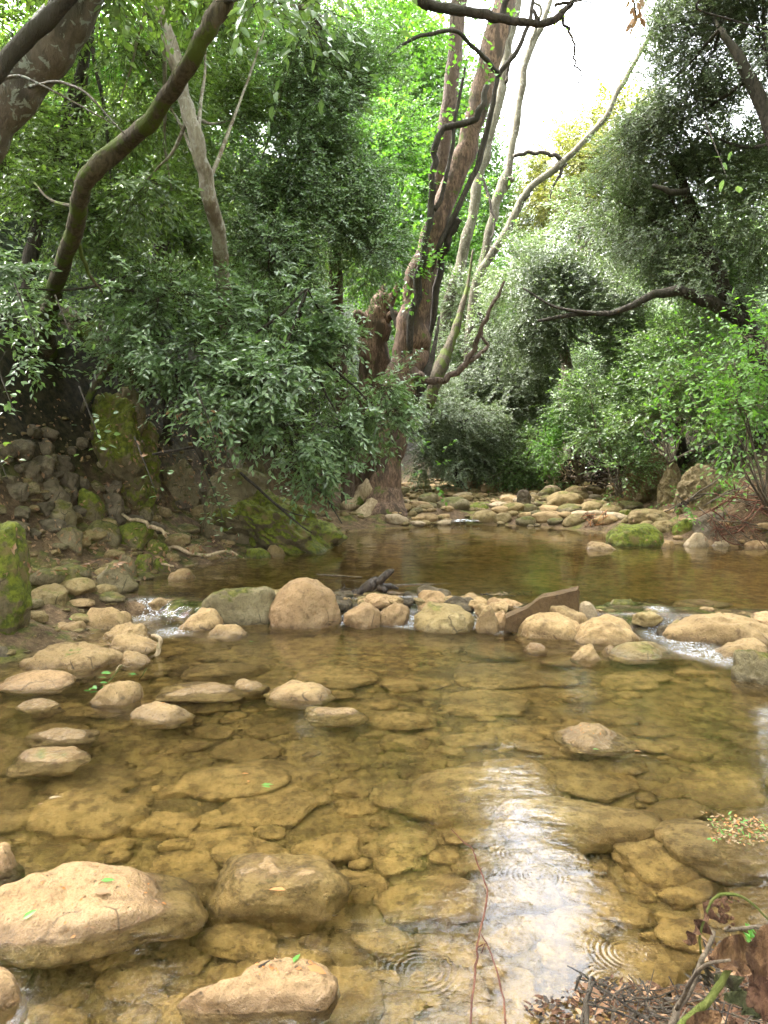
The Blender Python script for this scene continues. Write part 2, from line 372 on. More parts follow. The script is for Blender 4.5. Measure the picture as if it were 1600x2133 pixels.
silt = t.mix(t.rng(n3, .52, .68, 0, .5), silt, (.20, .14, .07))
col = t.mix(t.rng(hn, .02, -.015), soil, silt)
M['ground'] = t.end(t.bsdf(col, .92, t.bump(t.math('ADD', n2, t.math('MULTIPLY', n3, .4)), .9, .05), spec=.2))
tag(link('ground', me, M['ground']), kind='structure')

# ================================================================== water
def rip_zone(x, y):
    """turbulence 0..1 below the weir gaps"""
    s = 0
    for (cx, cy_, rx, ry, a) in TURB: s = s+a*np.exp(-(((x-cx)/rx)**2+((y-cy_)/ry)**2))
    return np.clip(s, 0, 1)
TURB = []
for (px, py, rpx, rm, a) in [(745, 1290, 70, .2, .9), (880, 1294, 70, .22, 1.0), (800, 1290, 50, .15, .6), (975, 1297, 50, .16, .7), (1400, 1325, 55, .17, 1.0), (1455, 1355, 60, .2, .75), (1370, 1300, 25, .1, .7),
                              (300, 1285, 45, .2, .7), (360, 1315, 45, .18, .6), (470, 1325, 50, .1, .25), (1520, 1380, 50, .15, .35), (1035, 1315, 35, .1, .4), (620, 1305, 60, .15, .2)]:
    p = onz(px, py, 0.0); TURB.append((p[0], p[1], rpx*p[1]/F, rm, a))
wx = np.arange(-5.0, 6.6, .04); wy = np.concatenate([np.arange(.3, 5.6, .03), np.arange(5.6, 6.5, .02), np.arange(6.5, 13.3, .05)])
WX, WY = np.meshgrid(wx, wy); TZ = rip_zone(WX, WY)
wob = .35*fbm(p2(WX, WY*0+3, 1.6), 3, 3)*.3
WZ = zw(WY+wob*.3, WX)+TZ*fbm(p2(WX, WY, 14), 22, 3)*.013+.002*fbm(p2(WX, WY, 3.0), 40, 3)
nx, ny = len(wx), len(wy); idx = np.arange(nx*ny).reshape(ny, nx)
q = np.stack([idx[:-1, :-1], idx[:-1, 1:], idx[1:, 1:], idx[1:, :-1]], -1).reshape(-1, 4)
V = np.stack([WX, WY, WZ], -1).reshape(-1, 3)
edge = np.concatenate([idx[0, :], idx[1:, -1], idx[-1, -2::-1], idx[-2:0:-1, 0]])
VB = V[edge].copy(); VB[:, 2] = -1.3; nE = len(edge); b0 = len(V)
a = np.arange(nE); a2 = (a+1) % nE
side = np.stack([edge[a], b0+a, b0+a2, edge[a2]], -1)
cidx = b0+nE; V = np.vstack([V, VB, [[.8, 6.5, -1.3]]]); bot = np.stack([np.full(nE, cidx), b0+a2, b0+a], -1)
me = mesh_np('water', V, [q, side, bot])
at_ = me.attributes.new('turb', 'FLOAT', 'POINT'); tz = np.zeros(len(V)); tz[:TZ.size] = TZ.ravel(); at_.data.foreach_set('value', tz.astype(np.float32))
t = NT('stream_water'); W = t.geo.outputs['Position']
an = t.n.new('ShaderNodeAttribute'); an.attribute_name = 'turb'; tb = an.outputs['Fac']
yy = t.sep(W, 1); xx = t.sep(W, 0)
mp = t.n.new('ShaderNodeMapping'); t.set(mp.inputs['Vector'], W); mp.inputs['Scale'].default_value = (1, 1.7, 1)
w1 = t.noise(9, 3, .5, mp.outputs[0]); w2 = t.noise(30, 3, .55, mp.outputs[0], dist=.8); w3 = t.noise(2.2, 2, .5, mp.outputs[0])
flow = t.rng(t.noise(.9, 2, .5, W), .35, .65, .35, 1.0)
near = t.rng(yy, 6.3, 5.4)
amp = t.math('MULTIPLY', flow, t.math('ADD', .55, t.math('MULTIPLY', near, .45)))
hgt = t.math('MULTIPLY', t.math('ADD', t.math('MULTIPLY', w1, .0036), t.math('ADD', t.math('MULTIPLY', w2, .0010), t.math('MULTIPLY', w3, .006))), amp)
hgt = t.math('ADD', hgt, t.math('MULTIPLY', tb, t.math('MULTIPLY', t.noise(45, 4, .6, W, dist=1.0), .022)))
for (px, py, R, amp_, k) in [(875, 2020, .10, 1.0, 380), (910, 2000, .035, .8, 620), (1075, 1780, .06, .6, 420), (1115, 1825, .08, .7, 400), (1140, 1892, .03, .6, 620), (1203, 1978, .02, .8, 800),
                             (1310, 1985, .085, 1.0, 420), (1370, 1990, .05, .9, 520), (1270, 2050, .06, .8, 420), (1245, 1862, .04, .5, 520), (1000, 1680, .06, .4, 380), (1180, 1640, .09, .35, 300), (640, 1960, .05, .3, 420), 
                             (995, 1140, .18, .4, 120), (1110, 1165, .2, .4, 120), (930, 1180, .15, .4, 120)]:
    p = onz(px, py, 0 if py > 1300 else WL)
    dn = t.n.new('ShaderNodeVectorMath'); dn.operation = 'DISTANCE'; t.set(dn.inputs[0], W); dn.inputs[1].default_value = (p[0], p[1], p[2])
    d = dn.outputs['Value']
    env = t.math('EXPONENT', t.math('MULTIPLY', t.math('POWER', t.math('DIVIDE', t.math('SUBTRACT', d, R*.7), R*.5), 2.0), -1.0))
    hgt = t.math('ADD', hgt, t.math('MULTIPLY', t.math('MULTIPLY', t.math('SINE', t.math('MULTIPLY', t.math('ADD', d, t.math('MULTIPLY', w1, .004)), k)), t.math('MULTIPLY', env, t.rng(w1, .35, .6, .25, 1.2))), (.00016*amp_*380/k)))
nb = t.bump(hgt, 1.0, 1.0)
gl = t.n.new('ShaderNodeBsdfGlass'); gl.inputs['IOR'].default_value = 1.33; gl.inputs['Roughness'].default_value = 0.0; t.set(gl.inputs['Normal'], nb)
foam = t.n.new('ShaderNodeBsdfDiffuse'); foam.inputs['Color'].default_value = (.85, .86, .88, 1)
mpf = t.n.new('ShaderNodeMapping'); t.set(mpf.inputs['Vector'], W); mpf.inputs['Scale'].default_value = (1, .45, 1)
fn = t.noise(60, 6, .75, mpf.outputs[0], dist=2.0)
ff = t.math('MULTIPLY', t.rng(tb, .08, .6), t.rng(fn, .52, .60))
mx = t.n.new('ShaderNodeMixShader'); t.set(mx.inputs[0], t.math('MULTIPLY', ff, .8)); t.l.new(gl.outputs[0], mx.inputs[1]); t.l.new(foam.outputs[0], mx.inputs[2])
va = t.n.new('ShaderNodeVolumeAbsorption'); va.inputs['Color'].default_value = (.74, .62, .12, 1); va.inputs['Density'].default_value = 1.0
t.l.new(va.outputs[0], t.out.inputs['Volume'])
M['water'] = t.end(mx.outputs[0])
tag(link('water', me, M['water']), kind='structure')

# ================================================================== stones
_ico = {}
def ico(sub):
    if sub not in _ico:
        bm = bmesh.new(); bmesh.ops.create_icosphere(bm, subdivisions=sub, radius=1)
        V = np.array([v.co[:] for v in bm.verts]); V /= np.linalg.norm(V, axis=1)[:, None]
        Fa = np.array([[v.index for v in f.verts] for f in bm.faces]); bm.free(); _ico[sub] = (V, Fa)
    return _ico[sub]
def rock_mesh(name, a, b, c, seed, sub=5, facets=7, p=2.5, rough=.10, fine=.02, crag=0.0):
    rs = np.random.RandomState(seed); N, Fa = ico(sub)
    r = (np.abs(N)**p).sum(1)**(-1/p)
    for k in range(facets):
        k_ = rs.normal(size=3); k_ /= np.linalg.norm(k_); d = rs.uniform(.72, .98)
        dot = N@k_; lim = np.where(dot > .05, d/np.maximum(dot, .05), 9.0)
        r = -np.log(np.exp(-14*r)+np.exp(-14*lim))/14
    V = N*r[:, None]; o = rs.uniform(-50, 50, 3)
    V = V*(1+rough*fbm(V*1.3+o, seed, 3)[:, None])
    V = V/np.abs(V).max(0); V = V*np.array((a, b, c)); s = min(a, b, c)
    nz = fbm(V*(2.2/s)+o, seed+5, 4, .55)*fine*s*2
    if crag > 0:
        nz = nz - crag*s*np.abs(fbm(V*(1.5/s)+o, seed+8, 4, .6))
    V = V+N*nz[:, None]
    return mesh_np(name, V, [Fa])
ROCK_N = 0
def rock(name, x0, y0, x1, y1, mat, label, base='w', dep=.75, rot=None, sub=5, facets=9, p=2.4, rough=.15, fine=.03, crag=0, group=None, cat='rock', seed=None, Y=None, sink=None, tilt=0.0, kc=1.5):
    global ROCK_N; ROCK_N += 1; seed = seed if seed is not None else 100+ROCK_N; cx = (x0+x1)/2
    if base == 'w':
        B = onz(cx, y1, 0.0)
        if B[1] > 5.95: B = onz(cx, y1, WL)
    elif base == 'g': B = ground_hit(cx, y1)
    else: B = at(cx, y1, base)
    D = (B-CAM)@_f; s = D/F; w = (x1-x0)*s
    if base == 'g' and mat == 'grey' and x1-x0 < 90: p, rough, facets = 3.4, .26, 12
    app = (y1-y0)*s
    if base == 'w' and 1380 < y1 < 1620: app *= .84
    A = math.atan2(H-B[2], math.hypot(B[0], B[1])); A = max(A, .02)
    dl = dep*w; ha = (app-dl*math.sin(A)*.75)/math.cos(A)
    if ha < .35*app: ha = .35*app; dl = (app-ha*math.cos(A))/(.75*math.sin(A))
    c = ha*.8 if base != 'w' else max(ha*kc, ha*.5+.09)
    if sink: c = sink
    zc = B[2]+ha-c
    cr = math.sqrt(max(.3, 1-((c-ha)/c)**2)); a_ = w/2/cr if base == 'w' else w/2; b_ = dl/2/cr
    me = rock_mesh(name, a_, b_, c, seed, sub, facets, p, rough, fine, crag)
    o = link(name, me, M[mat], loc=(B[0], B[1]+dl/2, zc)); o.rotation_euler = (0, tilt, 0)
    tag(o, label, cat, group); return o
R = rock
# --- near pool
R('boulder', -215, 1792, 372, 1980, 'pink', 'large tan boulder in the lower left water with a brown leaf on top', dep=.62, sub=6, facets=5, tilt=.16, seed=3, rough=.2, p=2.2, kc=1.3)
R('boulder', 365, 1978, 695, 2118, 'pink', 'long tan stone at the bottom with twigs and orange leaves on it beside the ripples', dep=.46, sub=6, facets=6, p=3, seed=11).location.z -= .03
R('boulder', 405, 1672, 715, 1862, 'tan', 'broad mostly submerged boulder with a green leaf sprig on its dry top', dep=.75, sub=6, facets=5, sink=.24, seed=7, tilt=.16, p=2.8).location.z -= .148
R('boulder', -60, 1755, 28, 1815, 'pink', 'tan stone cut by the left edge above the large boulder', seed=20)
R('boulder', -80, 2000, 35, 2100, 'pink', 'pale stone cut by the left edge at the bottom of the picture')
R('boulder', 1075, 1646, 1340, 1708, 'tan', 'flat slab just under water with a leaf strewn dry crown, below the ripples', sink=.16, dep=1.1, seed=31).location.z -= .045
R('boulder', 1180, 1500, 1330, 1560, 'tan', 'lone low stone ringed by wet edges in the middle right of the near pool', sub=6, crag=.08)
R('boulder', 555, 1408, 685, 1460, 'tan', 'domed speckled stone rising from the near pool left of centre')
R('boulder', 488, 1402, 552, 1434, 'tan', 'small pointed stone with a green fleck on its tip')
R('boulder', 325, 1410, 478, 1452, 'tan', 'long low pale stone right of the leafy sprig')
R('boulder', 175, 1396, 287, 1468, 'tan', 'stone with a leafy sprig and curved stem leaning on it')
R('boulder', 258, 1448, 395, 1505, 'tan', 'pale oval stone with a small red leaf, half under water', sink=.1)
R('boulder', 655, 1463, 738, 1490, 'tan', 'little half drowned stone with a bud on top, right of the domed one')
R('boulder', 28, 1444, 108, 1478, 'tan', 'low stone near the left edge, below the pinkish sloping one')
R('boulder', -30, 1385, 122, 1436, 'pink', 'pinkish sloping stone at the left edge under the big oval boulder')
R('boulder', 70, 1513, 158, 1540, 'tan', 'small flat stone barely breaking the water at left')
R('boulder', 12, 1545, 152, 1598, 'tan', 'submerged brown stone with one pale dry spot near the left edge', sink=.09)
R('boulder', 26, 1320, 227, 1398, 'tan', 'big oval pale boulder on the left shore', sub=6, facets=3, p=2.6, dep=.6, seed=17)
R('boulder', -8, 1286, 92, 1342, 'grey', 'greyish angular stone behind the big oval boulder')
R('boulder', 93, 1282, 181, 1326, 'tan', 'rounded stone with a bright green moss dot behind the oval boulder')
R('boulder', 145, 1252, 256, 1312, 'tan', 'smooth sloping stone beside the left inlet')
R('boulder', 66, 1246, 142, 1294, 'pink', 'pinkish pointed stone high on the left shore')
R('boulder', 180, 1288, 307, 1340, 'tan', 'split layered stone right of the oval boulder', crag=.15, sub=6)
R('boulder', 212, 1318, 322, 1360, 'tan', 'curled flat stone below the split layered one')
R('boulder', 228, 1344, 306, 1384, 'tan', 'small tan stone touching the curved stick')
R('boulder', -20, 1340, 18, 1378, 'grey', 'dark grey stone at the very left edge of the near pool')
R('boulder', 362, 1264, 458, 1314, 'tan', 'lumpy stone at the foot of the square mossy block')
R('boulder', 430, 1298, 512, 1326, 'tan', 'low flat stone in front of the square mossy block')
R('boulder', 406, 1208, 573, 1303, 'mossy', 'square olive block with moss on its top edge in the stone weir', kc=1.1, p=3.6, facets=6, sub=6, dep=.55, seed=44, fine=.03)
R('boulder', 551, 1188, 704, 1276, 'pink', 'round pinkish boulder standing tallest in the weir', p=1.9, facets=2, sub=6, dep=.8, seed=8, kc=1.5, rough=.09)
R('boulder', 602, 1262, 684, 1290, 'ochre', 'low brown stone under the round pinkish boulder')
# --- weir
R('boulder', 710, 1243, 790, 1276, 'pink', 'wet orange stone in the weir under the black branch').location.z -= .035
R('boulder', 784, 1233, 857, 1271, 'pink', 'wet reddish stone next to the orange one in the weir').location.z -= .035
R('boulder', 870, 1216, 934, 1248, 'pink', 'small rosy stone sitting behind the olive weir stone').location.z -= .035
R('boulder', 864, 1234, 994, 1284, 'ochre', 'olive brown irregular stone in the middle of the weir', crag=.1).location.z -= .035
R('boulder', 993, 1249, 1040, 1284, 'tan', 'small cube shaped stone with leaf bits at mid weir').location.z -= .035
R('boulder', 1008, 1234, 1058, 1262, 'pink', 'pinkish stone behind the cube shaped weir stone').location.z -= .035
R('boulder', 1013, 1270, 1068, 1314, 'pink', 'wet pink stone left of the leaning slab')
R('boulder', 1088, 1268, 1232, 1336, 'tan', 'left half of the long smooth boulder pair in front of the leaning slab', dep=.8, facets=3, p=2.3, seed=5, sub=6)
R('boulder', 1190, 1276, 1362, 1342, 'tan', 'right half of the long smooth boulder pair beside the right cascade', dep=.6, facets=3, p=2.3, seed=6, sub=6)
R('boulder', 1204, 1250, 1248, 1278, 'pale', 'small pale stone wedged behind the slab')
R('boulder', 1256, 1230, 1358, 1294, 'mossy', 'peaked stone with bright moss cap in the right part of the weir', facets=6)
R('boulder', 1320, 1262, 1398, 1294, 'ochre', 'brown stone with dark twigs behind the right cascade')
R('boulder', 1372, 1284, 1402, 1326, 'dark', 'wet brown stone inside the right cascade')
R('boulder', 1396, 1288, 1434, 1324, 'ochre', 'amber stone with water running over it beside the cascade')
R('boulder', 1418, 1256, 1535, 1290, 'tan', 'flat tan stone behind the long right hand boulder')
R('boulder', 1417, 1272, 1650, 1344, 'tan', 'long smooth boulder at the right edge of the weir', dep=.6, facets=3, p=2.5, seed=15, sub=6)
R('boulder', 1504, 1322, 1625, 1370, 'tan', 'rounded stone under the long right hand boulder')
R('boulder', 1545, 1330, 1660, 1428, 'mossy', 'dark mossy rugged stone cut by the right edge', crag=.12, dep=.8, sub=6)
R('boulder', 1278, 1332, 1430, 1374, 'ochre', 'long low stone in the water below the right cascade')
R('boulder', 1193, 1337, 1256, 1376, 'tan', 'egg shaped wet stone in front of the smooth boulder pair')
R('boulder', 1258, 1343, 1288, 1358, 'tan', 'tiny stone between the egg shaped one and the long low one')
R('boulder', 1098, 1336, 1138, 1354, 'pink', 'tiny pink stone in front of the leaning slab')
# leaning slab
B = onz(1120, 1322, 0.0)
mb = MB(); prof = [(1050, 1318), (1052, 1288), (1098, 1268), (1130, 1245), (1205, 1228), (1206, 1268), (1150, 1280), (1100, 1322)]
fr = [at(x, y, B[1]+.0+(x-1050)*.0016) for x, y in prof]; bk = [p+np.array((.03, .11, .01)) for p in fr]
bm = bmesh.new(); f1 = [bm.verts.new(p) for p in fr]; f2 = [bm.verts.new(p) for p in bk]
bm.faces.new(f1[::-1]); bm.faces.new(f2)
for i in range(8): j = (i+1) % 8; bm.faces.new((f1[i], f1[j], f2[j], f2[i]))
bmesh.ops.recalc_face_normals(bm, faces=bm.faces[:]); bmesh.ops.triangulate(bm, faces=bm.faces[:])
bmesh.ops.subdivide_edges(bm, edges=bm.edges[:], cuts=3, use_grid_fill=True); bmesh.ops.triangulate(bm, faces=bm.faces[:])
co = np.array([v.co[:] for v in bm.verts]); d = fbm(co*9, 3, 4)*.016
bm.normal_update()
for v, k in zip(bm.verts, d): v.co += v.normal*k
me = bpy.data.meshes.new('stone_slab'); bm.to_mesh(me); bm.free()
for p_ in me.polygons: p_.use_smooth = False
tag(link('stone_slab', me, M['slab']), 'thin rusty slab leaning up to the right behind the smooth boulder pair', 'rock')
# --- far pool, right shore
R('boulder', 1272, 1084, 1397, 1138, 'verymossy', 'broad mossy boulder in the far pool near the right shore', sub=6, fine=.03)
R('boulder', 1228, 1127, 1297, 1147, 'tan', 'flat pale stone left of the broad mossy boulder')
R('boulder', 1382, 1125, 1412, 1143, 'tan', 'small round stone at the right foot of the broad mossy boulder')
R('boulder', 1424, 1105, 1485, 1139, 'pale', 'whitish stone on the right shore of the far pool')
R('boulder', 1487, 1122, 1527, 1138, 'pale', 'small flat pale stone right of the whitish one')
R('boulder', 1560, 1122, 1612, 1143, 'pink', 'pinkish flat stone at the right end of the far shore')
R('boulder', 1405, 1078, 1452, 1116, 'verymossy', 'mossy stone behind the whitish stone', base='g')
R('boulder', 1360, 1082, 1412, 1112, 'ochre', 'ochre stone right behind the broad mossy boulder', base='g')
R('boulder', 1320, 1055, 1420, 1090, 'ochre', 'wide flat ochre rock above the broad mossy boulder', base='g')
R('boulder', 1290, 1060, 1330, 1084, 'verymossy', 'small mossy hump left of the wide ochre rock', base='g')
R('boulder', 1455, 1062, 1560, 1118, 'grey', 'grey brown rock under the brush pile on the right shore', base='g')
R('crag', 1312, 935, 1405, 1045, 'crag', 'left craggy ochre outcrop under the green shrubs', base='g', crag=.22, sub=6, dep=.8, facets=8, p=3)
R('crag', 1378, 948, 1440, 1052, 'crag', 'middle craggy outcrop with a dark vertical cleft', base='g', crag=.22, sub=6, dep=.9, p=3)
R('crag', 1425, 955, 1512, 1065, 'crag', 'right craggy outcrop below the bright green leaves', base='g', crag=.22, sub=6, dep=.9, p=3)
R('boulder', 968, 1044, 1042, 1080, 'verymossy', 'mossy rock beside the little far cascade', base=13.2)
R('boulder', 1130, 1010, 1175, 1036, 'pale', 'pale rounded stone at the top of the cobble bar', base='g')
R('boulder', 1210, 1040, 1290, 1066, 'ochre', 'long ochre stone on the right of the cobble bar', base='g')
# --- left shore
R('boulder', 183, 1163, 280, 1236, 'mossy', 'pale lichen covered boulder on the left shore by the inlet', base='g', seed=61)
R('boulder', 74, 1178, 172, 1238, 'mossy', 'olive sloping boulder left of the lichen covered one', base='g')
R('boulder', 42, 1214, 138, 1262, 'ochre', 'low ochre boulder in front of the olive sloping one', base='g')
R('boulder', 277, 1152, 314, 1192, 'verymossy', 'small upright mossy stone by the left water line', base='g')
R('boulder', 312, 1157, 352, 1192, 'verymossy', 'small round mossy stone right of the upright one', base='g')
R('boulder', 238, 1152, 280, 1196, 'mossy', 'mossy stone left of the upright one', base='g')
R('boulder', 338, 1178, 402, 1208, 'tan', 'flat pale rock dipping into the far pool at left', base='w')
R('boulder', -90, 1040, 36, 1245, 'verymossy', 'bright mossy boulder cut by the left edge', base=4.9, dep=.9, sub=6, seed=71)
R('boulder', 105, 1092, 172, 1142, 'mossy', 'rounded mossy boulder on the left bank terrace', base='g')
R('boulder', 165, 1078, 242, 1132, 'mossy', 'wide mossy boulder right of the rounded one on the terrace', base='g')
R('boulder', 235, 1082, 312, 1142, 'verymossy', 'bright moss boulder at the edge of the left terrace', base='g')
R('boulder', 298, 1118, 352, 1162, 'verymossy', 'low moss hump over the roots at left', base='g')
R('boulder', 76, 1038, 148, 1096, 'mossy', 'dark rounded stone in the left rock pile, lowest of the pile', base='g')
R('boulder', 150, 1015, 209, 1086, 'verymossy', 'upright bright mossy stone in the left rock pile', base='g')
R('boulder', 192, 1016, 258, 1078, 'grey', 'grey angular stone right of the upright mossy stone', base='g')
R('boulder', 58, 988, 137, 1046, 'grey', 'large grey stone on top of the dark rounded one', base='g')
R('boulder', 0, 925, 55, 962, 'grey', 'brownish stone near the top of the left rock pile', base='g')
R('boulder', 18, 958, 82, 1002, 'grey', 'grey stone under the brownish one in the rock pile', base='g')
R('boulder', 88, 946, 146, 984, 'grey', 'flat grey stone leaning on the big mossy outcrop', base='g')
R('boulder', 68, 912, 108, 950, 'grey', 'upright grey stone beside the big mossy outcrop', base='g')
R('boulder', -10, 1000, 50, 1040, 'grey', 'dark stone at the left end of the rock pile', base='g')
R('boulder', 110, 978, 160, 1022, 'grey', 'small dark stone between the grey one and the mossy outcrop', base='g')
R('crag', 122, 782, 308, 1020, 'verymossy', 'tall mossy outcrop bulging from the left bank', base='g', sub=6, crag=.16, p=2.6, dep=.8, seed=81, rough=.2)
R('crag', 215, 800, 300, 900, 'mossy', 'upper lumpy part of rock behind the tall mossy outcrop', base=8.6, sub=5, crag=.2)
R('crag', 310, 945, 405, 1042, 'mossy', 'smaller moss capped outcrop right of the tall one', base='g', sub=6, crag=.15, seed=85)
R('crag', 400, 962, 560, 1130, 'mossy', 'dark overhanging rock at the top of the moss slope', base='g', sub=6, crag=.1, p=3, dep=.8)
def rock_at(name, px, py, Y, rpx, rpz, ry, mat, label, tilt=0, seed=1, **kw):
    P = at(px, py, Y); s = Y/F; me = rock_mesh(name, rpx*s, ry, rpz*s, seed, **kw); o = link(name, me, M[mat], loc=P); o.rotation_euler = (0, tilt, 0); tag(o, label, 'rock'); return o
rock_at('crag', 578, 1092, 9.5, 150, 72, .75, 'verymossy', 'long green moss slope of rock running down to the pool', tilt=.55, seed=88, sub=6, facets=9, p=2.8, rough=.3, fine=.05, crag=.22)
R('boulder', 336, 1034, 404, 1062, 'grey', 'pale flat stone under the smaller outcrop', base='g')
R('boulder', 395, 1015, 442, 1052, 'grey', 'whitish blotched stone in the dark hollow', base='g')
R('boulder', 505, 1128, 562, 1164, 'verymossy', 'low moss stone at the water line under the moss slope', base='w')
R('boulder', 552, 1128, 592, 1160, 'ochre', 'small ochre stone at the water line, right of the low moss stone', base='w')
R('boulder', 600, 1118, 642, 1146, 'verymossy', 'round moss stone where the moss slope ends', base='w')
R('boulder', 640, 1100, 690, 1132, 'ochre', 'ochre stone just right of the moss slope', base='w')
R('boulder', 645, 1010, 690, 1050, 'ochre', 'ochre block lit below the plane tree roots', base='g')
R('boulder', 120, 1245, 190, 1262, 'tan', 'thin flat stone between olive boulder and inlet', base='g')
# ---- drowned stones lying on the near pool bed (copies of a few shapes)
rs = np.random.RandomState(4)
def proto_set(n, seed, **kw): return [rock_mesh('drowned_stone', *d, seed+i, **kw) for i, d in enumerate([(1, .72, .34), (1, .6, .28), (1, .85, .40), (1, .55, .33), (1, .8, .25), (1, .65, .3)][:n])]
PRO = proto_set(6, 300, sub=5, facets=6, p=3.0, rough=.13, fine=.022)
for m_ in PRO: m_.materials.append(M['tan'])
placed = []
def scatter(name, n, region, size, label, group, protos, accept, tries=6000, gap=.78, zoff=0.0, mats=None, flat=1.0):
    k = 0; out = []
    for _ in range(tries):
        if k >= n: break
        px, py = rs.uniform(region[0], region[2]), rs.uniform(region[1], region[3])
        P = accept(px, py)
        if P is None: continue
        s = rs.uniform(*size)*(1 if rs.rand() > .18 else 1.35)
        if name == 'drowned_stone': s *= float(np.clip(P[1]/3.6, .55, 1))
        if any((P[0]-q[0])**2+(P[1]-q[1])**2 < (gap*(s+q[2]))**2 for q in placed): continue
        placed.append((P[0], P[1], s)); m_ = protos[rs.randint(len(protos))]
        o = bpy.data.objects.new(name, m_); COL.objects.link(o); o.scale = (s, s, s*flat*rs.uniform(.8, 1.2))
        zz_ = P[2]
        o.location = (P[0], P[1], zz_+zoff*s); o.rotation_euler = (rs.uniform(-.12, .12), rs.uniform(-.12, .12), rs.uniform(-.6, .6)+(PI if rs.rand() < .5 else 0))
        tag(o, label, 'rock', group); k += 1; out.append(o)
    return out
def bed_acc(y0, y1):
    def f(px, py):
        P = onz(px, py, -.2)
        if not (y0 < P[1] < y1) or pool_sd(np.array([P[0]]), np.array([P[1]]))[0] > -.02: return None
        return np.array((P[0], P[1], T1(P[0], P[1])))
    return f
for (szr, n, gap) in [((.22, .32), 34, .62), ((.12, .19), 110, .56), ((.06, .10), 110, .54)]:
    L = scatter('drowned_stone', n, (-150, 1395, 1750, 2250), szr, 'silt covered brown stone lying under the clear water of the near pool', 'drowned stones on the near pool bed', PRO, bed_acc(1.3, 5.6), gap=gap, zoff=.0)
    for o in L:
        s = o.scale[0]; top = o.scale[2]*.3
        z = T1(o.location.x, o.location.y)+top*.35
        o.location.z = min(z, -.035-top-.02*rs.rand()-.05*max(0, 3.2-o.location.y)*rs.rand())
# ---- cobble bar
CP = [rock_mesh('cobble', *d, 350+i, sub=4, facets=4, p=2.3, rough=.12, fine=.02) for i, d in enumerate([(1, .75, .5), (1, .65, .42), (1, .85, .6), (1, .6, .5)])]
CP = []
for i, (d, mt) in enumerate([((1, .75, .5), 'pale'), ((1, .65, .42), 'tan'), ((1, .85, .6), 'ochre'), ((1, .6, .5), 'ochre'), ((1, .7, .45), 'tan'), ((1, .8, .5), 'mossy')]):
    m_ = rock_mesh('cobble', *d, 350+i, sub=4, facets=4, p=2.3, rough=.12, fine=.02); m_.materials.append(M[mt]); CP.append(m_)
placed = []
def bar_acc(px, py):
    P = ground_hit(px, py)
    if P[1] < 11.6 or P[1] > 21 or pool_sd(P[0:1], P[1:2])[0] < -.08: return None
    if np.interp(P[1], _ly, _lx)-P[0] > .6 or P[0]-np.interp(P[1], _ry, _rx) > .5: return None
    if abs(P[0]-STREAM(P[1])) < .22 and P[1] < 16: return None
    P[2] = T1(P[0], P[1]); return P
def STREAM(y): return float(np.interp(y, [12, 12.7, 13.5, 15, 18], [1.35, 1.3, 1.55, 2.2, 2.5]))
for szr, n, gap in [((.17, .26), 60, .62), ((.09, .14), 95, .60)]:
    scatter('cobble', n, (820, 1012, 1330, 1094), szr, 'water worn cobble in the pale stone bar across the far end of the pool', 'cobbles of the far bar', CP, bar_acc, gap=gap, zoff=.12)
# ---- shore stones left & right
placed = []
def shore_acc(px, py):
    P = ground_hit(px, py); sd = pool_sd(P[0:1], P[1:2])[0]
    if sd < -.02 or sd > 1.2 or P[1] > 13: return None
    P[2] = T1(P[0], P[1]); return P
scatter('shore_stone', 55, (60, 1060, 830, 1300), (.05, .12), 'small mossy stone among the rubble of the left shore', 'small stones of the left shore', [CP[2], CP[3], CP[5]], shore_acc, gap=.8, zoff=.15)
scatter('shore_stone', 22, (1290, 1060, 1600, 1135), (.05, .12), 'small ochre stone among the rubble of the right shore', 'small stones of the right shore', CP[1:5], shore_acc, gap=.8, zoff=.15)
def slope_acc(px, py):
    P = ground_hit(px, py)
    if P[1] > 11 or P[1] < 5: return None
    P[2] = T1(P[0], P[1]); return P
GP = []
for i, mt in enumerate(['grey', 'mossy', 'grey']):
    m_ = rock_mesh('rubble_stone', 1, .8, .7, 380+i, sub=4, facets=11, p=3.2, rough=.24, fine=.04); m_.materials.append(M[mt]); GP.append(m_)
scatter('rubble_stone', 60, (-20, 900, 330, 1130), (.06, .14), 'dark angular stone in the rubble of the shaded left bank', 'rubble of the shaded left bank', GP, slope_acc, gap=.55, zoff=.05)
# ---- gravel (uncountable)
mb = MB(); N, Fa = ico(2)
def pebbles(n, sampler, smin, smax):
    k = 0
    while k < n:
        P = sampler()
        if P is None: continue
        s = math.exp(rs.uniform(math.log(smin), math.log(smax))); V = N*(1+.15*rs.normal(size=(len(N), 1)))*np.array((s, s*rs.uniform(.6, 1), s*rs.uniform(.3, .6)))
        a = rs.uniform(0, PI); c, s_ = math.cos(a), math.sin(a); V = np.column_stack([V[:, 0]*c-V[:, 1]*s_, V[:, 0]*s_+V[:, 1]*c, V[:, 2]])
        mb.add(V+P, Fa); k += 1
def s_bar():
    y = rs.uniform(12, 21); x = rs.uniform(np.interp(y, _ly, _lx), np.interp(y, _ry, _rx))
    if pool_sd(np.array([x]), np.array([y]))[0] < -.15: return None
    return np.array((x, y, T1(x, y)+.02))
def s_left():
    y = rs.uniform(4.2, 11.5); x = rs.uniform(-5, 0)
    sd = pool_sd(np.array([x]), np.array([y]))[0]
    if sd < -.1 or sd > 1.6: return None
    return np.array((x, y, T1(x, y)+.005))
def s_bed():
    y = rs.uniform(1.2, 5.8); x = rs.uniform(-3, 3.5)
    if pool_sd(np.array([x]), np.array([y]))[0] > 0: return None
    return np.array((x, y, T1(x, y)+.005))
pebbles(900, s_bar, .03, .09); pebbles(900, s_left, .012, .05)
tag(link('gravel', mb.mesh('gravel'), M['ochre']), 'loose pebbles along the shores and across the cobble bar', 'gravel', kind='stuff')
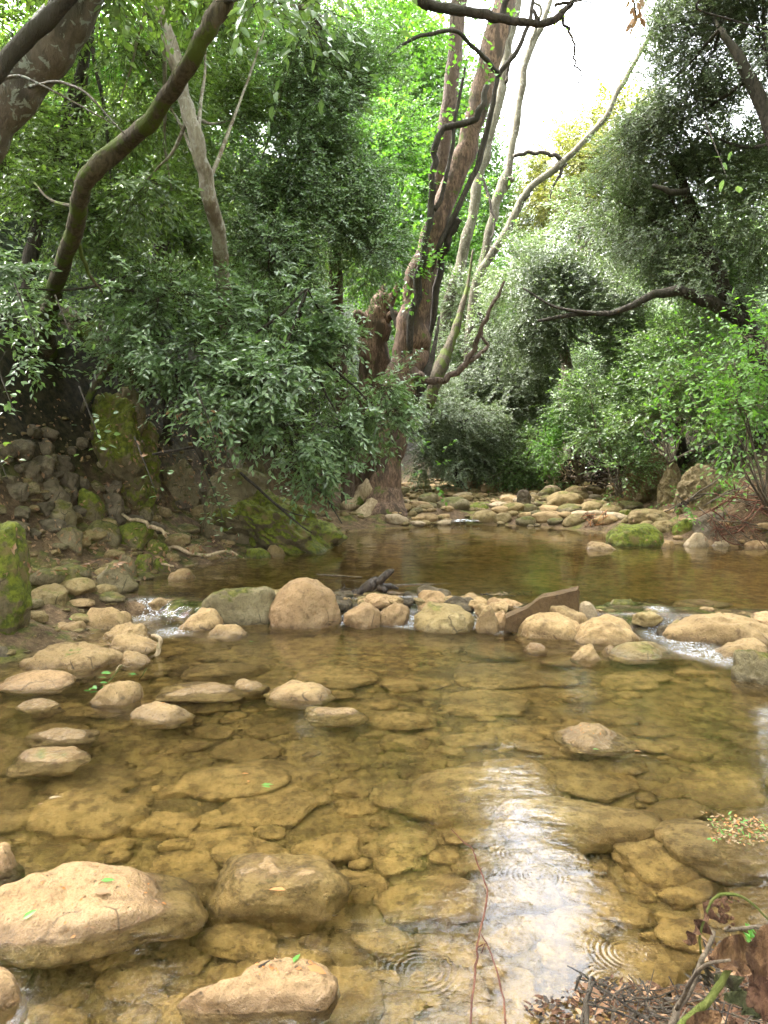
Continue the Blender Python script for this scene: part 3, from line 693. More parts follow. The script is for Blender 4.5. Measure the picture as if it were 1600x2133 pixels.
mb = MB(); pebbles(1500, s_bed, .012, .055)
tag(link('gravel', mb.mesh('gravel'), M['tan']), 'silty pebbles lying between the drowned stones', 'gravel', kind='stuff')
# ================================================================== foliage
def leaves_from(base, dirn, nrm, L, Wd, six=False):
    """base (n,3), dirn (n,3) unit, nrm (n,3) -> V, faces (quads folded on the midrib)"""
    nrm = nrm-dirn*(nrm*dirn).sum(1)[:, None]; nrm /= np.linalg.norm(nrm, axis=1)[:, None]+1e-9
    side = np.cross(dirn, nrm); L = L[:, None]; Wd = Wd[:, None]
    b = base; tip = base+dirn*L-nrm*L*.10
    if not six:
        m = base+dirn*L*.45; l = m+side*Wd*.5+nrm*Wd*.12; r = m-side*Wd*.5+nrm*Wd*.12
        V = np.stack([b, r, tip, l], 1).reshape(-1, 3); n = len(base); k = np.arange(n)[:, None]*4
        return V, np.concatenate([k+np.array([0, 1, 2]), k+np.array([0, 2, 3])], 1).reshape(-1, 3)
    m1 = base+dirn*L*.3; m2 = base+dirn*L*.7-nrm*L*.03
    V = np.stack([b, m1-side*Wd*.46+nrm*Wd*.1, m2-side*Wd*.36+nrm*Wd*.06, tip, m2+side*Wd*.36+nrm*Wd*.06, m1+side*Wd*.46+nrm*Wd*.1, m1, m2], 1).reshape(-1, 3)
    n = len(base); k = np.arange(n)[:, None]*8
    f3 = np.concatenate([k+np.array(a) for a in ([0, 1, 6], [0, 6, 5], [2, 3, 7], [7, 3, 4], [1, 2, 7], [1, 7, 6], [6, 7, 4], [6, 4, 5])], 1).reshape(-1, 3)
    return V, f3
def unit(v): return v/(np.linalg.norm(v, axis=-1, keepdims=True)+1e-9)
def spray(rs, base, d, tl, lpt, L, W, droop=.25, up=1.0, jit=.35, whorl=False):
    """twigs from base(n,3) along d; returns leaf arrays + twig segments"""
    n = len(base); side0 = unit(np.cross(d, np.array((0, 0, 1.0))+.001)); t = (np.arange(lpt)+.6)/lpt
    if whorl: t = .35+.65*t
    tl = tl*rs.uniform(.6, 1.3, n)
    P = base[:, None, :]+d[:, None, :]*(t[None, :, None]*tl[:, None, None])
    P[..., 2] -= droop*(t[None, :]**2)*tl[:, None]
    sgn = np.where(np.arange(lpt) % 2 == 0, 1.0, -1.0)[None, :, None]
    ld = d[:, None, :]*.75+side0[:, None, :]*sgn*.8+rs.normal(size=(n, lpt, 3))*jit
    ld[..., 2] -= droop*.8
    nr = np.array((0, -.35, up))+d[:, None, :]*.35+rs.normal(size=(n, lpt, 3))*.45
    ll = L*rs.uniform(.65, 1.25, (n, lpt)); ww = W*rs.uniform(.75, 1.2, (n, lpt))
    tips = base+d*tl[:, None]; tips[:, 2] -= droop*tl
    return P.reshape(-1, 3), unit(ld.reshape(-1, 3)), nr.reshape(-1, 3), ll.ravel(), ww.ravel(), tips
def twigs_mesh(mb, A, B, r, mi=1):
    n = len(A); d = unit(B-A); s = unit(np.cross(d, np.array((.3, .2, 1.0)))); u = np.cross(d, s); V = []
    for k in range(3):
        a = k*2*PI/3; o = (s*math.cos(a)+u*math.sin(a))*r; V += [A+o, B+o*.4]
    V = np.stack(V, 1).reshape(-1, 3); k = np.arange(n)[:, None]*6
    f = np.concatenate([k+np.array(q) for q in ([0, 2, 3, 1], [2, 4, 5, 3], [4, 0, 1, 5])], 1).reshape(-1, 4); mb.add(V, f, mi)
def crown(blobs, L, W, cov=3.0, seed=0, tl=.3, lpt=9, droop=.25, six=False, thr=-.12, nf=1.1, twig=True, shell=.45, up=1.0, jit=.35, tr=.0025, world=False):
    """blobs in photo pixels: (px,py,Y,rpx,rpy,ry metres[,cov mult])"""
    rs = np.random.RandomState(seed); mb = MB(); n_all = 0
    for bi, b in enumerate(blobs):
        if world: c = np.array(b[:3], float); r = np.array(b[3:6], float); area = PI*r[0]*r[2]
        else:
            c = at(b[0], b[1], b[2]); s = b[2]/F; r = np.array((b[3]*s, b[5], b[4]*s)); area = PI*r[0]*r[2]
        cm = b[6] if len(b) > 6 else 1.0
        n = int(cov*cm*area/(L*W*.5)/lpt)+1
        k = int(n*2.6)
        u = unit(rs.normal(size=(k, 3))); rad = rs.uniform(0, 1, k)**shell
        # sub clumps: pull twig bases toward clump centres for lumps and gaps
        nc = max(4, int(n/26)); cc = unit(rs.normal(size=(nc, 3)))*(rs.uniform(.25, 1, nc)**.5)[:, None]
        q = u*rad[:, None]; j = rs.randint(nc, size=k); w = rs.uniform(.35, .9, k)[:, None]
        cs = .22+.25*rs.rand(k)[:, None]
        q = np.where(rs.rand(k)[:, None] < .7, cc[j]+u*cs*rad[:, None], q)
        P = c+q*r
        keep = fbm(P*nf, seed+3, 3) > thr
        P = P[keep][:n]; q = q[keep][:n]; uu = u[keep][:n]
        d = unit(unit(q)*.7+uu*.75+rs.normal(size=P.shape)*.3+np.array((0, 0, .12)))
        Pb, D, N_, ll, ww, tips = spray(rs, P, d, tl, lpt, L, W, droop, up, jit)
        V, f = leaves_from(Pb, D, N_, ll, ww, six); mb.add(V, f, 0); n_all += len(Pb)
        if twig: twigs_mesh(mb, P-d*tl*.3, tips, tr)
    return mb
def crown_obj(name, parent, leafm, twigm, *a, **kw):
    mb = crown(*a, **kw); return link(name, mb.mesh(name, smooth=False), [M[leafm], M[twigm]], parent)
def wood(name, parent, mat, paths, sides=10, rough=.12, wob=0.0, seed=1, n=6, freq=3.0):
    for i, L in enumerate(paths):
        mb = MB(); P, Rr = pxpath(L)
        if name == 'trunk':
            g = T1(P[0][0], P[0][1])
            if P[0][2] > g+.02:
                q = P[0]-(P[1]-P[0])*.3; q[2] = T1(q[0], q[1])-.1
                if P[0][2]-q[2] > .05: P = [q]+P; Rr = [Rr[0]*1.15]+Rr
        tube(mb, P, Rr, sides, n, rough, seed+i, freq=freq, wob=wob); o = link(name, mb.mesh(name), M[mat], parent)
    return o
def tree(name, root, label, cat, trunk=None, barkm='bark_dark', leafm='oak', blobs=None, L=.05, W=.025, group=None, limbs=(), auto=True, tparts=(), tw=None, limb_r=5, **kw):
    loc = ground_hit(*root) if len(root) == 2 else at(*root)
    e = empty(name, loc, label, cat, group)
    if trunk: wood('trunk', e, barkm, [trunk], sides=14, wob=.25, seed=len(label))
    for i, l in enumerate(limbs): wood('branch', e, barkm, [l], sides=9, rough=.15, wob=.5, seed=i+7)
    if blobs:
        if auto and trunk:
            rs = np.random.RandomState(len(label)); L_ = []
            for b in blobs[:9]:
                k = rs.randint(len(trunk)//2, len(trunk)); t = trunk[k]
                L_.append([(t[0], t[1], t[2], min(limb_r, t[3]*.6)), ((t[0]+b[0])/2+rs.uniform(-15, 15), (t[1]+b[1])/2+rs.uniform(0, 25), (t[2]+b[2])/2, limb_r*.6), (b[0], b[1], b[2], limb_r*.25)])
            for l in L_: wood('branch', e, barkm, [l], sides=7, rough=.1, wob=1.0, seed=int(l[2][0]))
        crown_obj('crown', e, leafm, tw or 'bark_dark', blobs, L, W, **kw)
    return e

# ---------------------------------------------------------------- plane tree group in the middle
Y0 = 13.0
e = empty('plane_tree', ground_hit(800, 1070), 'large leaning plane tree with red brown flaking foot at the head of the pool', 'tree')
wood('trunk', e, 'bark_base', [[(796, 1092, 12.6, 62), (800, 1050, 12.8, 44), (806, 980, 12.9, 36), (818, 900, 13, 34), (836, 820, 13.1, 36), (850, 740, 13.2, 36), (858, 690, 13.2, 33), (868, 620, 13.2, 29), (882, 550, 13.2, 26), (905, 480, 13.2, 24), (935, 400, 13.3, 22), (965, 320, 13.4, 22), (995, 220, 13.5, 22), (1018, 130, 13.6, 22), (1040, 50, 13.7, 22), (1062, -60, 13.9, 20), (1090, -300, 14.3, 17), (1110, -600, 15, 10)]], sides=20, rough=.2, wob=.12, freq=5)
wood('root', e, 'root', [[(790, 1050, 12.7, 26), (760, 1075, 12.4, 18), (735, 1092, 12.0, 9)], [(810, 1060, 12.7, 24), (835, 1082, 12.5, 16), (850, 1092, 12.3, 7)], [(780, 1020, 12.8, 24), (748, 1040, 12.8, 18), (715, 1058, 12.6, 9)]], sides=10, rough=.3)
wood('branch', e, 'bark_plane', [[(862, 800, 13.1, 22), (878, 720, 13.5, 22), (888, 640, 13.8, 19), (898, 540, 14, 18), (908, 440, 14, 17), (922, 320, 14, 16), (938, 190, 14.1, 16), (950, 80, 14.2, 15), (962, -40, 14.3, 16), (975, -300, 14.6, 12)]], sides=16, rough=.15, wob=.15)
wood('branch', e, 'bark_dark', [[(852, 790, 13.1, 2), (854, 720, 12.9, 7), (868, 600, 12.85, 9), (888, 500, 12.8, 7), (900, 400, 12.8, 7), (905, 330, 12.8, 6.5), (918, 275, 12.8, 6.5), (950, 260, 12.8, 6.5), (985, 250, 12.8, 7), (1003, 225, 12.8, 7), (1015, 180, 12.8, 6)], [(902, 440, 12.8, 5), (922, 405, 12.8, 4.5), (940, 320, 12.8, 4), (950, 240, 12.8, 3.5), (962, 180, 12.8, 3), (972, 125, 12.8, 2)]], sides=9, wob=.8)
wood('branch', e, 'bark_dark', [[(890, 720, 13.4, 2), (905, 650, 13.4, 7), (918, 550, 13.3, 7), (938, 490, 13.2, 8), (956, 455, 13.1, 7)], [(880, 600, 13.3, 2), (905, 540, 13.1, 6), (940, 460, 13.1, 6), (985, 370, 13.2, 6), (1010, 290, 13.2, 6), (1030, 200, 13.1, 5), (1040, 155, 13.1, 5), (1075, 110, 13, 5), (1100, 55, 13, 4.5), (1118, -30, 13, 4)], [(1040, 155, 13.1, 5), (1010, 120, 12.8, 4.5), (975, 90, 12.6, 4), (950, 65, 12.4, 4), (900, 70, 12.3, 4), (850, 85, 12.2, 3.5), (810, 115, 12.1, 2)]], sides=8, wob=.6)
wood('branch', e, 'bark_moss', [[(895, 850, 13.8, 8), (908, 790, 14, 15), (930, 735, 14.3, 12), (948, 690, 14.5, 9), (962, 640, 14.7, 6), (975, 590, 14.9, 4), (985, 520, 15, 1.5)]], sides=12, rough=.25)
wood('branch', e, 'bark_plane', [[(850, 770, 12.9, 13), (875, 785, 12.8, 9), (905, 795, 12.7, 7), (940, 783, 12.7, 6.5), (968, 760, 12.7, 6), (990, 725, 12.7, 5), (1000, 690, 12.6, 4.5), (1018, 650, 12.6, 4), (1035, 620, 12.6, 3.5), (1052, 585, 12.6, 2.5)], [(972, 755, 12.7, 5), (1000, 738, 12.8, 4.5), (1016, 722, 12.9, 3.5), (1005, 700, 12.9, 3), (1003, 675, 13, 2)]], sides=9, wob=.9, rough=.2)
wood('branch', e, 'bark_dark', [[(850, 860, 13.15, 3), (866, 830, 13.0, 9), (885, 790, 13.0, 9), (905, 720, 13.3, 5), (915, 660, 13.6, 2)], [(845, 720, 13.3, 3), (825, 670, 13.5, 6), (812, 635, 13.6, 3)]], sides=10, rough=.3)
rs = np.random.RandomState(5)
crown_obj('crown', e, 'spring', 'bark_dark', [(760, -260, 13.5, 150, 150, 2.0, .8), (820, -120, 13, 120, 110, 2, 1), (850, -220, 14, 80, 90, 2, 1.6), (640, -420, 14, 120, 160, 2, 1.4), (900, -60, 14.5, 70, 70, 1, .8), (870, 40, 12.8, 80, 60, .8, .35), (940, 40, 13, 60, 60, .8, .3), (980, 90, 12.8, 60, 50, .5, .22), (1010, 300, 13, 40, 120, .6, .1), (840, 60, 12.5, 60, 50, .6, .5), (900, 600, 12.8, 30, 60, .3, .25), (1060, 60, 13.5, 50, 50, .6, .2), (900, 980, 12.6, 30, 70, .3, .2), (850, 560, 12.7, 60, 80, .3, .35), (800, 500, 12.8, 60, 90, .4, .6), (830, 330, 12.8, 60, 110, .4, .5), (880, 200, 12.8, 60, 80, .4, .35)], .085, .08, cov=1.2, seed=11, tl=.4, lpt=6, thr=-.3)
for i, (mt, lab, pth) in enumerate([
    ('bark_mottled', 'pale mottled plane trunk rising straight behind the big leaning one', [(925, 700, 16, 16), (945, 600, 16, 15), (965, 520, 16, 14), (985, 440, 16, 13), (1003, 350, 16, 13), (1025, 270, 16, 13), (1045, 170, 16, 13), (1060, 80, 16, 13), (1078, -20, 16, 12), (1100, -300, 16, 9)]),
    ('bark_mottled', 'slim pale plane trunk standing right of the mottled one against the sky', [(975, 680, 17, 14), (998, 590, 17, 14), (1012, 520, 17, 12), (1030, 440, 17, 12), (1045, 390, 17, 14), (1062, 340, 17, 9), (1072, 280, 17, 9), (1085, 200, 17, 9), (1098, 120, 17, 9), (1125, 60, 17, 8), (1148, -20, 17, 7), (1170, -250, 17, 4)]),
    ('bark_mottled', 'slender plane trunk leaning far right across the white sky', [(985, 620, 15, 11), (1005, 560, 15, 11), (1035, 515, 15, 10), (1062, 470, 15, 10), (1085, 420, 15, 9), (1112, 385, 15, 9), (1150, 358, 15, 8.5), (1185, 325, 15, 8), (1225, 285, 15, 7.5), (1260, 245, 15, 7), (1285, 195, 15, 6.5), (1312, 150, 15, 6), (1345, 90, 15, 5), (1372, 40, 15, 5), (1395, -10, 15, 4), (1430, -120, 15, 2)])]):
    Rt = at(pth[0][0]-14, 985, pth[0][2]); Rt[2] = T1(Rt[0], Rt[1])
    e = empty('plane_tree', Rt, lab, 'tree', 'plane trees behind the pool')
    D = pth[0][2]; foot = CAM-CAM
    py0 = CY-( (Rt-CAM)@_u )/((Rt-CAM)@_f)*F; px0 = CX+(Rt-CAM)[0]/((Rt-CAM)@_f)*F
    pth = [(a_, b_, c_+3.2, d_*.82) for a_, b_, c_, d_ in pth]; D = D+3.2; Rt = at(px0, py0, D); Rt[2] = T1(Rt[0], Rt[1]); e.location = Rt; d_3 = Rt-CAM; px0 = CX+d_3[0]/(d_3@_f)*F; py0 = CY-(d_3@_u)/(d_3@_f)*F
    wood('trunk', e, mt, [[(px0, py0+10, D, 18), ((px0+pth[0][0])/2, (py0+pth[0][1])/2, D, 14)]+pth], sides=12, wob=.35, rough=.14, seed=i)
    if i == 2:
        wood('branch', e, 'bark_dark', [[(1176, 345, 18.2, 5), (1160, 328, 18.2, 4.5), (1135, 319, 18.2, 4), (1100, 318, 18.2, 4), (1070, 326, 18.2, 4)], [(1172, 340, 18.2, 4), (1165, 370, 18.2, 3), (1150, 395, 18.2, 2.5), (1147, 420, 18.2, 1.5)], [(1350, 82, 18.2, 3.5), (1385, 72, 18.2, 3), (1425, 45, 18.2, 2)], [(1100, 400, 18.2, 4), (1085, 440, 18.2, 3), (1060, 470, 18.2, 2)]], sides=7, wob=1.2)
        crown_obj('crown', e, 'spring', 'bark_dark', [(1400, -60, 18.2, 80, 60, 1, .5), (1102, 395, 18.1, 22, 14, .2, .7), (1060, 480, 18.2, 25, 20, .4, .5)], .08, .07, cov=1.2, seed=70+i, tl=.35, lpt=5)
    if i == 0:
        wood('branch', e, 'bark_dark', [[(1000, 360, 19.2, 3), (1020, 420, 19.0, 3), (1030, 460, 18.9, 2), (1025, 500, 18.8, 1.2)], [(1045, 180, 19.2, 4), (1058, 160, 19.1, 4), (1068, 110, 19.0, 3)]], sides=6, wob=1.5)
        crown_obj('crown', e, 'spring', 'bark_dark', [(1010, 420, 19.2, 30, 80, .5, .25)], .08, .07, cov=1.2, seed=70+i, tl=.35, lpt=5)
    if i == 1:
        wood('branch', e, 'bark_mottled', [[(1045, 395, 20.2, 8), (1058, 378, 20.1, 9), (1066, 372, 20.0, 4)], [(1060, 340, 20.2, 5), (1070, 326, 20.2, 4), (1085, 322, 19.7, 3)], [(1100, 110, 20.2, 4), (1112, 75, 20.1, 3.5), (1125, 20, 20.0, 3), (1112, 5, 19.9, 2)]], sides=7, wob=1)
        crown_obj('crown', e, 'spring', 'bark_dark', [(1150, -20, 20.2, 30, 50, .6, .3)], .08, .07, cov=1.2, seed=70+i, tl=.35, lpt=5)
# broken red brown stump trunk left of the main trunk
#
e = empty('broken_tree', ground_hit(770, 1020), 'broken dark red trunk with jagged top left of the big plane', 'tree')
wood('trunk', e, 'bark_base', [[(768, 1030, 13.6, 34), (772, 920, 13.7, 30), (776, 820, 13.8, 30), (780, 740, 13.8, 33), (784, 680, 13.8, 30), (792, 640, 13.8, 25), (800, 610, 13.8, 14), (806, 592, 13.8, 5)]], sides=16, rough=.22, wob=.2, freq=6)
wood('broken_limb', e, 'bark_base', [[(776, 700, 13.7, 18), (755, 668, 13.6, 15), (738, 650, 13.5, 6)], [(800, 640, 13.7, 12), (822, 612, 13.7, 8), (828, 590, 13.7, 3)], [(800, 670, 13.7, 10), (820, 655, 13.6, 8), (835, 668, 13.6, 7), (848, 690, 13.5, 5)]], sides=9, rough=.4)

# ---------------------------------------------------------------- spring green woods behind
BG = [('spring green plane crown behind the trunks at picture centre', 860, 480, 24, [(860, 480, 24, 130, 130, 2.5), (800, 560, 23, 90, 80, 2), (930, 560, 24, 80, 80, 2), (820, 330, 24, 110, 120, 2), (760, 400, 23, 90, 110, 2)], (760, 900)),
      ('tall light green crown glowing beside the white sky', 960, 300, 28, [(880, 230, 28, 120, 140, 3), (1000, 430, 27, 60, 110, 2), (950, 330, 28, 90, 120, 3), (820, 120, 28, 110, 110, 3), (900, 120, 28, 70, 70, 2, .7)], (930, 900)),
      ('bright green crown high behind the evergreen mass', 640, 130, 26, [(620, 130, 26, 130, 110, 3), (760, 100, 27, 110, 100, 3, .8), (700, 250, 26, 120, 120, 2)], (640, 900)),
      ('light green crown seen through leaves at the upper left', 460, 120, 22, [(470, 100, 22, 120, 110, 2), (330, 160, 22, 110, 110, 2), (400, 300, 22, 150, 130, 2)], (480, 800)),
      ('light green crown deep behind the left slope', 120, 250, 20, [(90, 230, 20, 160, 140, 2), (200, 80, 20, 160, 120, 2), (120, 420, 19, 180, 120, 2)], (100, 700)),
      ('low light green tree behind the feet of the plane trees', 1000, 620, 24, [(960, 620, 24, 90, 90, 2), (1060, 560, 25, 50, 60, 2), (900, 700, 22, 100, 80, 2)], (1000, 930))]
for i, (lab, px, py, Y, bl, rt) in enumerate(BG):
    Rt = at(rt[0], rt[1], Y); Rt[2] = T1(Rt[0], Rt[1]); d = Rt-CAM; fx = CX+d[0]/(d@_f)*F; fy = CY-(d@_u)/(d@_f)*F
    tree('woodland_tree', (fx, fy, Y), lab, 'tree', [(fx, fy+5, Y, 12), ((fx+px)/2+8, (fy+py)/2, Y, 10), (px, py, Y, 7), (px+6, py-90, Y, 3)], 'bark_plane', 'springfar' if i in (1, 2) else 'spring', bl, .10, .085, group='spring green trees behind', cov=5.0, seed=20+i, tl=.5, lpt=7, thr=-.5, tr=.006, limb_r=4, up=.6)
BK = [('dark evergreen tree closing the valley behind the cobble bar', 1090, 860, 22, [(1060, 900, 22, 110, 90, 1.5), (1150, 820, 22, 110, 110, 1.5), (1000, 800, 22, 90, 110, 1.5)]),
      ('dark evergreen tree on the right slope behind the outcrops', 1330, 780, 19, [(1300, 880, 19, 110, 90, 1.5), (1380, 760, 19, 120, 110, 1.5), (1260, 720, 19, 110, 110, 1.5)]),
      ('dark evergreen tree high on the right slope', 1500, 640, 17, [(1500, 640, 17, 130, 140, 1.5), (1420, 560, 17, 110, 110, 1.5), (1590, 500, 16, 120, 160, 1.5), (1560, 820, 15, 110, 100, 1.2)]),
      ('dark evergreen tree deep on the left slope behind the log', 380, 640, 14, [(300, 660, 13, 160, 110, 1.2), (440, 760, 13.5, 120, 100, 1), (150, 560, 12.5, 150, 110, 1.2), (560, 900, 13, 90, 70, .8), (620, 760, 14, 110, 120, 1)]),
      ('dark evergreen tree high on the left slope behind the leaning trunks', 200, 380, 14, [(100, 400, 14, 160, 110, 1.3), (260, 350, 14, 150, 120, 1.3), (450, 450, 15, 130, 130, 1.3), (600, 520, 16, 130, 140, 1.3), (0, 260, 13, 110, 120, 1.3), (-80, 480, 10.5, 110, 160, 1.2), (-120, 200, 10.5, 120, 160, 1.2)])]
for i, (lab, px, py, Y, bl) in enumerate(BK):
    Rt = at(px, 950, Y); Rt[2] = T1(Rt[0], Rt[1]); d = Rt-CAM; fx = CX+d[0]/(d@_f)*F; fy = CY-(d@_u)/(d@_f)*F
    tree('evergreen_tree', (fx, fy, Y), lab, 'tree', [(fx, fy+5, Y, 10), ((fx+px)/2+8, (fy+py)/2, Y, 8), (px, py, Y, 6), (px+6, py-60, Y, 3)], 'bark_dark', 'shrub' if i < 3 else 'mid', bl, .08, .045, group='evergreen trees closing the view', cov=3.6, seed=120+i, tl=.4, lpt=8, thr=-.3, tr=.005, limb_r=4)
# unseen canopy trees around the viewer, added and shaped to cut the sky light
for i, (lab, x, y, h_, bl) in enumerate([('unseen tall dense evergreen on the bank behind the viewer, added to shade the stream', -3.5, -4.0, 7, [(-3.5, -3.5, 7.5, 4.2, 4, 1.6), (0, -2.0, 8.6, 3.6, 3.4, 1.2), (-4.5, 1.2, 8.6, 3.0, 2.6, 1.0), ]),
                                    ('unseen tall dense evergreen on the right bank behind the viewer, added to shade the stream', 4.8, -4.5, 8, [(4.5, -4.5, 8, 4, 4, 1.6), (6.8, -.5, 7, 2.8, 3.4, 2.4), (3.2, .8, 9.2, 3, 2.6, 1)]),
                                    ('unseen broad evergreen added over the left side of the stream to block the sky', -6.2, 3.5, 9, [(-4.6, 5, 8.8, 3.2, 3.2, 1.5), (-1.6, 3.4, 9.4, 2.8, 2.8, 1.1), (-5.5, 9, 10.5, 3.6, 3, 1.6), (-7.5, 3, 5, 2, 4, 3.5), (-1.8, 8.2, 10.8, 2.2, 2.6, 1.5)]),
                                    ('unseen broad evergreen on the right bank beside the viewer, added to block the sky', 8.2, 4.0, 8, [(7.2, 4.5, 7.5, 2.3, 3.4, 2.6), (8.8, 8.5, 8, 2.4, 3, 3.6), (9.5, 1, 6, 2.5, 4, 3.5), (7.6, 8.5, 12, 2.4, 3, 2), (5.2, 3.6, 9.8, 2.2, 2.8, 1.0)]),
                                    ('unseen tall evergreen crown added high over the left bank trees to block the sky', -4.0, 14.0, 13, [(-4.5, 13, 13.5, 3.6, 3, 2.5), (-1.6, 12.5, 14.2, 2.2, 3, 2.4), (-8, 11, 11, 4, 4, 3)]),
                                    ('unseen tall holm oak added high on the right slope to block the sky', 11.0, 12.0, 12, [(10.5, 12, 12.5, 3.4, 3, 3.5), (8.8, 13.5, 14.5, 2.4, 3, 2.4), (12, 9, 9, 3, 3.5, 3.5)]),
                                    ('unseen high crown added far overhead above the stream to block the sky', 6.0, -1.0, 11, [(1.4, 4.6, 14.5, 3.0, 2.2, 1.0), (1, 2.0, 12.5, 3.5, 2.5, 1.0)])]):
    g = T1(x, y); e = empty('evergreen_tree', (x, y, g), lab, 'tree', None)
    mb = MB(); tube(mb, [(x, y, g-.1), (x+.2, y+.1, h_*.5), (x*.9, y, h_)], [.2, .16, .08], 10); link('trunk', mb.mesh('trunk'), M['bark_dark'], e)
    for b in bl:
        mb = MB(); tube(mb, [(x+.1, y, h_*.6), ((x+b[0])/2, (y+b[1])/2, h_*.85), b[:3]], [.09, .06, .02], 7); link('branch', mb.mesh('branch'), M['bark_dark'], e)
    crown_obj('crown', e, 'mid', 'bark_dark', bl, .14, .085, cov=3.6, seed=140+i, tl=.5, lpt=9, thr=-.5, nf=.8, world=True, tr=.006)
# ---------------------------------------------------------------- right side
tree('holm_oak', (1590, 900, 11.5), 'big grey green holm oak spreading from the right with a dark arching bough', 'tree', [(1640, 900, 11.5, 30), (1600, 780, 11.5, 24), (1560, 690, 11.5, 20), (1510, 600, 11.6, 16), (1460, 500, 11.7, 13), (1430, 400, 11.8, 10), (1400, 330, 12, 6)], 'bark_dark', 'oak',
     [(1490, 420, 12, 140, 110, 1.3), (1360, 340, 12.3, 110, 100, 1.2), (1560, 260, 11.8, 120, 120, 1.5), (1500, 560, 11.6, 110, 90, 1.2, .8), (1380, 480, 12.5, 130, 90, 1), (1600, 420, 11, 80, 140, 1.2), (1290, 420, 13, 80, 70, .8)], .048, .026, cov=3.9, seed=31, tl=.28, lpt=10, nf=1.6, thr=-.02,
     limbs=[[(1545, 665, 11.3, 15), (1500, 640, 11.2, 14), (1455, 622, 11.1, 12), (1410, 606, 11, 11), (1370, 612, 11, 9), (1325, 632, 11, 7), (1270, 652, 11.2, 6), (1200, 655, 11.4, 5), (1120, 668, 11.6, 3)], [(1250, 655, 11.2, 4), (1160, 640, 11.5, 3), (1090, 600, 11.7, 2)], [(1430, 400, 11.3, 7), (1400, 400, 11, 6), (1360, 385, 11, 4)]])
tree('holm_oak', (1600, 800, 10), 'dark grey holm oak filling the upper right corner', 'tree', [(1700, 800, 10, 26), (1680, 500, 10, 22), (1620, 300, 10, 17), (1560, 160, 10, 12), (1500, 60, 10, 6)], 'bark_dark', 'oakdark',
     [(1480, 110, 11, 150, 110, 1.2), (1580, 60, 10.5, 130, 120, 1.3), (1370, 200, 11.5, 70, 90, .9), (1430, 260, 11.5, 110, 70, .9), (1440, -60, 11, 110, 90, 1.2), (1580, -120, 10.5, 150, 120, 1.5), (1330, 300, 12, 60, 60, .8)], .042, .022, cov=4.0, seed=32, tl=.26, lpt=11, nf=1.7, thr=.0)
tree('holm_oak', (1250, 880, 16), 'silvery holm oak bulging out at centre right', 'tree', [(1190, 905, 16.5, 18), (1185, 830, 16.5, 20), (1182, 760, 16.5, 12), (1165, 680, 16.5, 11), (1200, 560, 16, 8), (1240, 480, 16, 5)], 'bark_pale', 'oak',
     [(1200, 510, 15.5, 110, 90, 1.5), (1100, 560, 15.5, 90, 80, 1.2), (1280, 560, 15, 120, 110, 1.3), (1160, 630, 15.2, 120, 70, 1.2), (1350, 640, 14.5, 110, 90, 1), (1250, 720, 15, 130, 90, 1), (1080, 680, 15.5, 90, 70, 1), (1230, 430, 15.8, 90, 50, 1)], .055, .03, cov=4.2, seed=33, tl=.3, lpt=10, nf=1.3, thr=-.05)
tree('holm_oak', (980, 1000, 16), 'rounded silver grey evergreen bush under the plane boughs', 'tree', [(955, 1010, 16, 9), (960, 930, 16, 8), (970, 870, 16, 5)], 'bark_dark', 'oak',
     [(950, 870, 15.8, 85, 75, 1), (960, 950, 15.8, 95, 60, 1), (1000, 900, 16.2, 60, 80, .8), (900, 930, 15.6, 50, 80, .7)], .05, .026, cov=5, seed=34, tl=.25, lpt=10, nf=1.6, droop=.45)
tree('holm_oak', (1060, 900, 19), 'dark evergreen tree behind the curved bough', 'tree', [(1060, 960, 19, 12), (1040, 800, 19, 9), (1000, 650, 19, 5)], 'bark_dark', 'oak',
     [(990, 640, 19, 80, 70, 1.5), (1000, 740, 18.5, 100, 80, 1.5), (1080, 790, 18, 100, 90, 1.5), (1040, 880, 18.5, 90, 80, 1.2), (1120, 860, 18, 90, 90, 1.2)], .055, .03, cov=4.5, seed=35, tl=.3, lpt=9)
tree('woodland_tree', (1240, 700, 26), 'yellow green tree crown rising on the right slope', 'tree', [(1260, 700, 26, 9), (1240, 480, 26, 7), (1230, 300, 26, 4)], 'bark_dark', 'yellow',
     [(1240, 300, 26, 80, 75, 2), (1190, 370, 25.5, 80, 60, 2), (1300, 260, 25, 60, 60, 1.6), (1150, 420, 25, 70, 40, 1.5), (1290, 380, 25, 90, 80, 1.5)], .10, .06, cov=5.5, seed=36, tl=.45, lpt=9, tr=.005)
tree('woodland_tree', (1130, 700, 33), 'hazy grey green tree farthest away under the sky gap', 'tree', [(1130, 700, 33, 7), (1130, 500, 33, 5), (1135, 330, 33, 3)], 'bark_dark', 'greyfar',
     [(1150, 310, 33, 55, 50, 2, .8), (1110, 360, 33, 60, 50, 2, .8), (1090, 430, 33, 70, 50, 2), (1160, 480, 33, 110, 70, 2), (1060, 520, 33, 60, 70, 2)], .12, .07, cov=3.5, seed=37, tl=.5, lpt=8, tr=.006, limb_r=3)
tree('evergreen_tree', (1420, 900, 14), 'dark green tree mass low behind the craggy outcrops', 'tree', [(1420, 930, 14, 12), (1400, 800, 14, 9), (1380, 700, 14, 5)], 'bark_dark', 'shrub',
     [(1420, 740, 13.5, 120, 90, 1), (1330, 800, 13.5, 110, 80, 1), (1480, 660, 12.5, 100, 80, 1), (1250, 850, 14, 90, 70, 1, .8), (1500, 800, 12, 110, 100, 1)], .055, .032, cov=4.5, seed=38, tl=.25, lpt=9)
